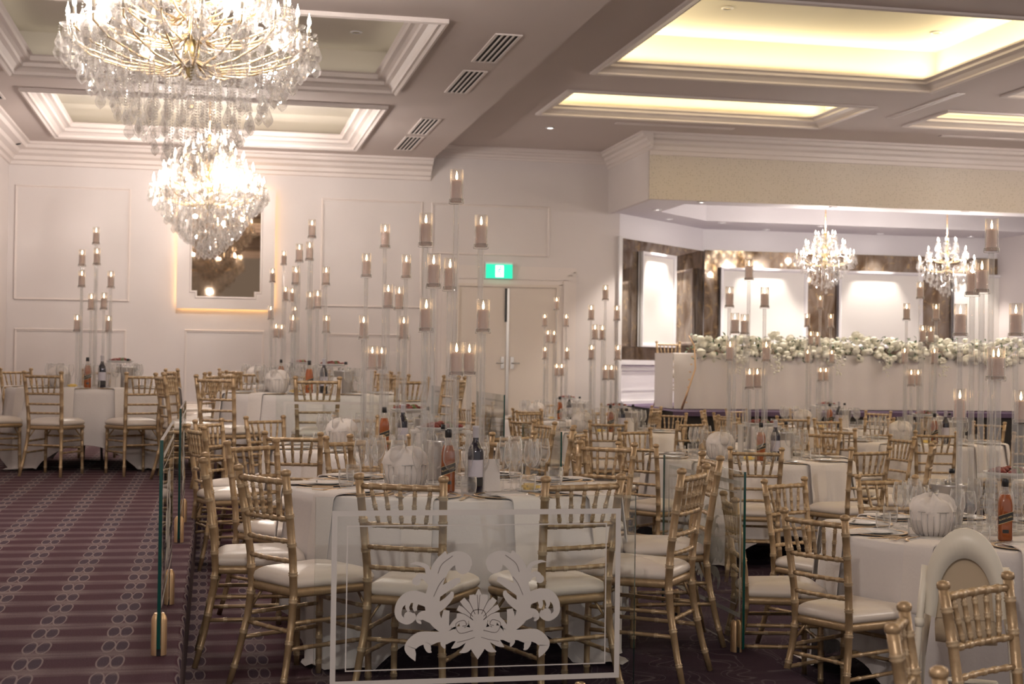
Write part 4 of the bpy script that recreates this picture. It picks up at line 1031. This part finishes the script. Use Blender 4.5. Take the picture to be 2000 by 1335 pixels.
for x0 in (-2.75, -2.2, -1.35, -.62, .2, 1.1, 1.9, 2.7):
    for j in range(34):
        dz = -.02 - .26*rnd.random()*(1 if j % 3 else .5); w = .10*(1+dz*2.2); c = (x0+rnd.gauss(0, w*.6), -.27+rnd.uniform(-.02, .02), dz); s = rnd.uniform(.010, .020)
        f.lathe([(0, -s), (s, -s*.2), (s*.6, s*.6), (0, s*.8)], 6, c)
tag(f.build('trailing_blossom', M['petal'], fg), kind='stuff')
for i, (x, lab) in enumerate([(6.40, 'gold chair behind the left end of the bridal table with small yellow blooms'),]):
    put(proto('chair', make_chair), x, 19.25, ZS, pi, lab, 'chair')
st = MB(); st.tube([(6.05, 17.85, ZS), (6.12, 17.8, ZS+.25), (6.22, 17.8, ZS+.55), (6.20, 17.8, ZS+.85), (6.14, 17.85, ZS+.98)], [.016, .013, .011, .009, .006], 8)
for k in range(8):
    a = k*.9; st.lathe([(0, -.012), (.02, 0), (0, .012)], 6, (6.10+.012*k, 17.8+.01*sin(a), ZS+.1+.1*k))
o = st.build('curved_stem', M['brass']); tag(o, 'slender curved gold stem standing at the left end of the bridal table', 'decoration')

# ------------------------------------------------------------------ chandeliers
def drop_mesh(s=1.0):
    """faceted pear drop hanging below the origin"""
    f = MB(); f.lathe([(0, 0), (.004*s, -.004*s), (.006*s, -.012*s), (.012*s, -.028*s), (.017*s, -.042*s), (.013*s, -.054*s), (0, -.066*s)], 6, smooth=False); return f
def strand(L, s=1.0, bead=.0065):
    f = MB(); n = max(1, int(L/(bead*2.3)))
    for i in range(n): f.lathe([(0, bead), (bead, 0), (0, -bead)], 5, (0, 0, -bead-i*bead*2.3), smooth=False)
    d = drop_mesh(s); f.add([(x, y, z-L) for x, y, z in d.v], d.f, 0, False); return f
def chandelier(name, loc, R, tiers, label, zbot, chain_top, npart=100, nextra=150, k=1.0, power=400, seed=1):
    t = empty(name, loc, .1*seed); tag(t, label, 'chandelier', None); rnd = random.Random(seed)
    ztop = tiers[-1][2] + .12*k
    f = MB(); f.lathe([(0, -.30*k), (.012*k, -.27*k), (.03*k, -.24*k), (.035*k, -.16*k), (.055*k, -.13*k), (.05*k, -.06*k), (.02*k, -.02*k), (.018*k, .1*k), (.04*k, .16*k), (.02*k, .22*k), (.018*k, ztop*.8), (.035*k, ztop*.9), (.012*k, ztop)], 16); f.build('centre_column', M['golddark'], t)
    f = MB()
    f.tube([(0, 0, ztop), (0, 0, chain_top)], .006, 6)
    z = ztop
    while z < chain_top-.03:
        f.tube([(.012*cos(a), .0, z+.02+.018*sin(a)) for a in [2*pi*i/8 for i in range(9)]], .003, 5, cap=False); z += .05
    f.lathe([(0, chain_top-.05), (.06, chain_top-.04), (.075, chain_top), (0, chain_top)], 20); f.build('chain_and_rose', M['brass'], t)
    pend = []; sleeve = bulb = cup = None
    for (n_, r, z) in tiers:
        arm0 = None
        for i in range(n_):
            a = 2*pi*i/n_ + .3*z*7
            if arm0 is None:
                f = MB(); q = r*k if False else r
                pts = [(.03*k, 0, z-.16*k), (q*.25, 0, z-.22*k), (q*.55, 0, z-.20*k), (q*.85, 0, z-.13*k), (q, 0, z-.05*k), (q, 0, z-.01)]
                f.tube(pts, [.010*k, .009*k, .008*k, .007*k, .006*k, .006*k], 7); arm0 = f.build('arm', M['brassarm'], t); o = arm0
            else: o = arm0.copy(); C.objects.link(o)
            o.rotation_euler = (0, 0, a); x, y = r*cos(a), r*sin(a)
            if cup is None:
                f = MB(); f.lathe([(0, -.02*k), (.012*k, -.018*k), (.040*k, -.004*k), (.052*k, .012*k), (.046*k, .010*k), (.015*k, .0)], 12, smooth=False, cap=False); cup = f.build('drip_pan', M['crystal'], t); c1 = cup
                f = MB(); f.lathe([(.010*k, 0), (.010*k, .065*k), (0, .066*k)], 10); sleeve = f.build('candle_sleeve', M['cap'], t); s1 = sleeve
                f = MB(); f.lathe([(0, .064*k), (.009*k, .070*k), (.0135*k, .085*k), (.011*k, .105*k), (.004*k, .128*k), (.0012*k, .145*k), (0, .148*k)], 10); bulb = f.build('flame_bulb', M['bulb'], t); b1 = bulb
            else:
                c1, s1, b1 = cup.copy(), sleeve.copy(), bulb.copy()
                for q in (c1, s1, b1): C.objects.link(q)
            for q in (c1, s1, b1): q.location = (x, y, z)
            for j in range(6):                     # pendants round each drip pan
                b = a + 2*pi*j/5; pend.append((x+.05*k*cos(b), y+.05*k*sin(b), z-.0, .03*k + (.05*k if j % 2 else 0)))
    # inverted cone of strands
    z0 = -.13*k
    for j in range(nextra):
        rr = R*sqrt((j+.5)/nextra)*.97; a = j*2.39996; 
        zb = zbot + (z0+.02-zbot)*(rr/R)**1.25; zt_ = z0 - .05*k*(1-rr/R) + rnd.uniform(0, .06)
        L = max(.02, zt_ - zb - .06*k + rnd.uniform(-.03, .03)); L = min(L, .34*k+rnd.uniform(0, .1)) if rr > R*.25 else L
        pend.append((rr*cos(a), rr*sin(a), zb+.06*k+L, L))
    # swags between tiers
    f = MB()
    for (n_, r, z), (n2, r2, z2) in zip(tiers, tiers[1:]):
        for i in range(n_):
            a = 2*pi*i/n_ + .3*z*7; b = a + .25
            for j in range(14):
                u = j/13; rr = r+(r2-r)*u; zz = z+(z2-z)*u - .10*k*sin(pi*u) + .03*k; c = a+(b-a)*u
                f.lathe([(0, .007*k), (.007*k, 0), (0, -.007*k)], 5, (rr*cos(c), rr*sin(c), zz), smooth=False)
        for i in range(n_):                        # swags along one tier
            a = 2*pi*i/n_ + .3*z*7; b = a + 2*pi/n_
            for j in range(12):
                u = j/11; c = a+(b-a)*u; f.lathe([(0, .008*k), (.008*k, 0), (0, -.008*k)], 5, (r*.98*cos(c), r*.98*sin(c), z - .02 - .09*k*sin(pi*u)), smooth=False)
    tag(f.build('bead_swags', M['crystal'], t), kind='stuff')
    # the pendants facing the camera are parts, the rest one mass
    cam = Vector((-loc[0], -loc[1], 0)).normalized(); pend.sort(key=lambda p: -(p[0]*cam.x + p[1]*cam.y) + p[2]*.6)
    cache = {}; rest = MB()
    for j, (x, y, z, L) in enumerate(pend):
        key = (round(L/.04), j % 3)
        ln = max(.01, key[0]*.04); s = (1.2, 1.6, 2.1)[key[1]]*k
        if j < npart:
            if key not in cache: o = strand(ln, s, .0078*max(k, .6)).build('crystal_pendant', M['crystal'], t); cache[key] = o
            else: o = cache[key].copy(); C.objects.link(o)
            o.location = (x, y, z); o.rotation_euler = (0, 0, rnd.uniform(0, 6))
        else:
            g = strand(ln, s, .0078*max(k, .6)); rest.add([(a+x, b+y, c+z) for a, b, c in g.v], g.f, 0, False)
    if rest.v: tag(rest.build('crystal_pendant_mass', M['crystal'], t), kind='stuff')
    for j in range(5):                         # the bulbs' light
        a = 2*pi*j/4 + .4; rr = R*.8 if j < 4 else 0
        L = bpy.data.lights.new('glow', 'POINT'); L.energy = power/5; L.shadow_soft_size = .03; L.color = (1, .905, .835)
        o = bpy.data.objects.new('chandelier_lamp', L); C.objects.link(o); o.location = (loc[0]+rr*cos(a), loc[1]+rr*sin(a), loc[2]+(.1 if j < 4 else .62)*k)
M['brassarm'] = mat('gilt glass arm', (.80, .60, .36), .2, .45)
TI = [(20, .66, 0), (16, .54, .16), (12, .42, .30), (10, .28, .42), (6, .14, .52)]
sc = lambda ts, a, b=1: [(n_, r*a, z*b) for n_, r, z in ts]
chandelier('chandelier', (-.16, 9.12, 3.58), .80, sc(TI, 1.12), 'large crystal chandelier nearest the camera, cut by the upper left picture edge', -.86, 1.20, 100, 230, 1.0, PW, 1)
chandelier('chandelier', (-.07, 17.35, 3.58), .68, sc(TI, .98), 'large crystal chandelier farther back, blazing in front of the wall mirror', -.84, 1.20, 100, 320, 1.0, PW, 2)
chandelier('chandelier', (11.4, 13.3, 3.58), .80, sc(TI, 1.12), 'large crystal chandelier beyond the right edge, showing in the mirror wall', -.86, 1.20, 40, 200, 1.0, PW, 5)
TS = [(10, .40, 0), (8, .28, .14), (6, .14, .27)]
chandelier('chandelier', (8.55, 18.95, 3.12), .44, TS, 'small crystal chandelier over the bridal table, the left one', -.50, 1.0, 60, 130, .66, 60, 3)
chandelier('chandelier', (10.45, 18.95, 3.08), .44, TS, 'small crystal chandelier over the bridal table, the right one', -.50, 1.0, 60, 130, .66, 60, 4)

# ------------------------------------------------------------------ added fill, cove strips and even world light
for (x, y) in ((-.1, .8), (8.0, 4.6)):     # unseen point lights added as fill, without fixtures
    L = bpy.data.lights.new('glow', 'POINT'); L.energy = PO; L.shadow_soft_size = .06; L.color = (1, .905, .835)
    o = bpy.data.objects.new('fill_lamp', L); C.objects.link(o); o.location = (x, y, 3.3)
def area(x, y, z, sx, sy, rot, e, col):
    L = bpy.data.lights.new('strip', 'AREA'); L.shape = 'RECTANGLE'; L.size = sx; L.size_y = sy; L.energy = e; L.color = col
    o = bpy.data.objects.new('cove_lamp', L); C.objects.link(o); o.location = (x, y, z); o.rotation_euler = rot
WY = (1, .84, .52)
for (x0, y0, x1, y1) in CR:
    z = ZC2+.125; w, h = x1-x0, y1-y0
    area((x0+x1)/2, y0-.02, z, w, .05, (pi-.5, 0, 0), PC*w, WY); area((x0+x1)/2, y1+.02, z, w, .05, (pi+.5, 0, 0), PC*w, WY)
    area(x0-.02, (y0+y1)/2, z, .05, h, (0, pi+.5, 0), PC*h, WY); area(x1+.02, (y0+y1)/2, z, .05, h, (0, pi-.5, 0), PC*h, WY)
for (x0, y0, x1, y1) in CL[2:]:
    z = ZC+.16; w, h = x1-x0, y1-y0
    for (yy, s) in ((y0+.1, -1), (y1-.1, 1)): area((x0+x1)/2, yy, z, w-.4, .05, (pi+.3*s, 0, 0), PC*.05*w, (1, .88, .68))
    for (xx, s) in ((x0+.1, -1), (x1-.1, 1)): area(xx, (y0+y1)/2, z, .05, h-.4, (0, pi-.3*s, 0), PC*.05*h, (1, .88, .68))
w = bpy.data.worlds.new('World'); SC.world = w; w.use_nodes = True
w.node_tree.nodes['Background'].inputs[0].default_value = (1, .92, .88, 1); w.node_tree.nodes['Background'].inputs[1].default_value = PWORLD

# ------------------------------------------------------------------ camera
cam = bpy.data.cameras.new('camera'); co = bpy.data.objects.new('camera', cam); C.objects.link(co)
cam.lens = 50; cam.sensor_width = 36; cam.clip_end = 100
mx = Matrix.Identity(4)
for i in range(3): mx[i][0] = RGT[i]; mx[i][1] = UPV[i]; mx[i][2] = -FWD[i]
mx[2][3] = EYE; co.matrix_world = mx; SC.camera = co
cam.dof.use_dof = True; cam.dof.focus_distance = 6.6; cam.dof.aperture_fstop = 5.0
SC.view_settings.view_transform = 'Standard'; SC.view_settings.look = 'None'; SC.view_settings.gamma = 1; SC.view_settings.use_curve_mapping = False
SC.view_settings.exposure = EXPO
SC.cycles.transparent_max_bounces = 40; SC.cycles.max_bounces = 6; SC.cycles.diffuse_bounces = 3; SC.cycles.glossy_bounces = 3; SC.cycles.transmission_bounces = 4
SC.cycles.adaptive_threshold = .02; SC.cycles.sample_clamp_indirect = 4; SC.cycles.caustics_reflective = False; SC.cycles.caustics_refractive = False
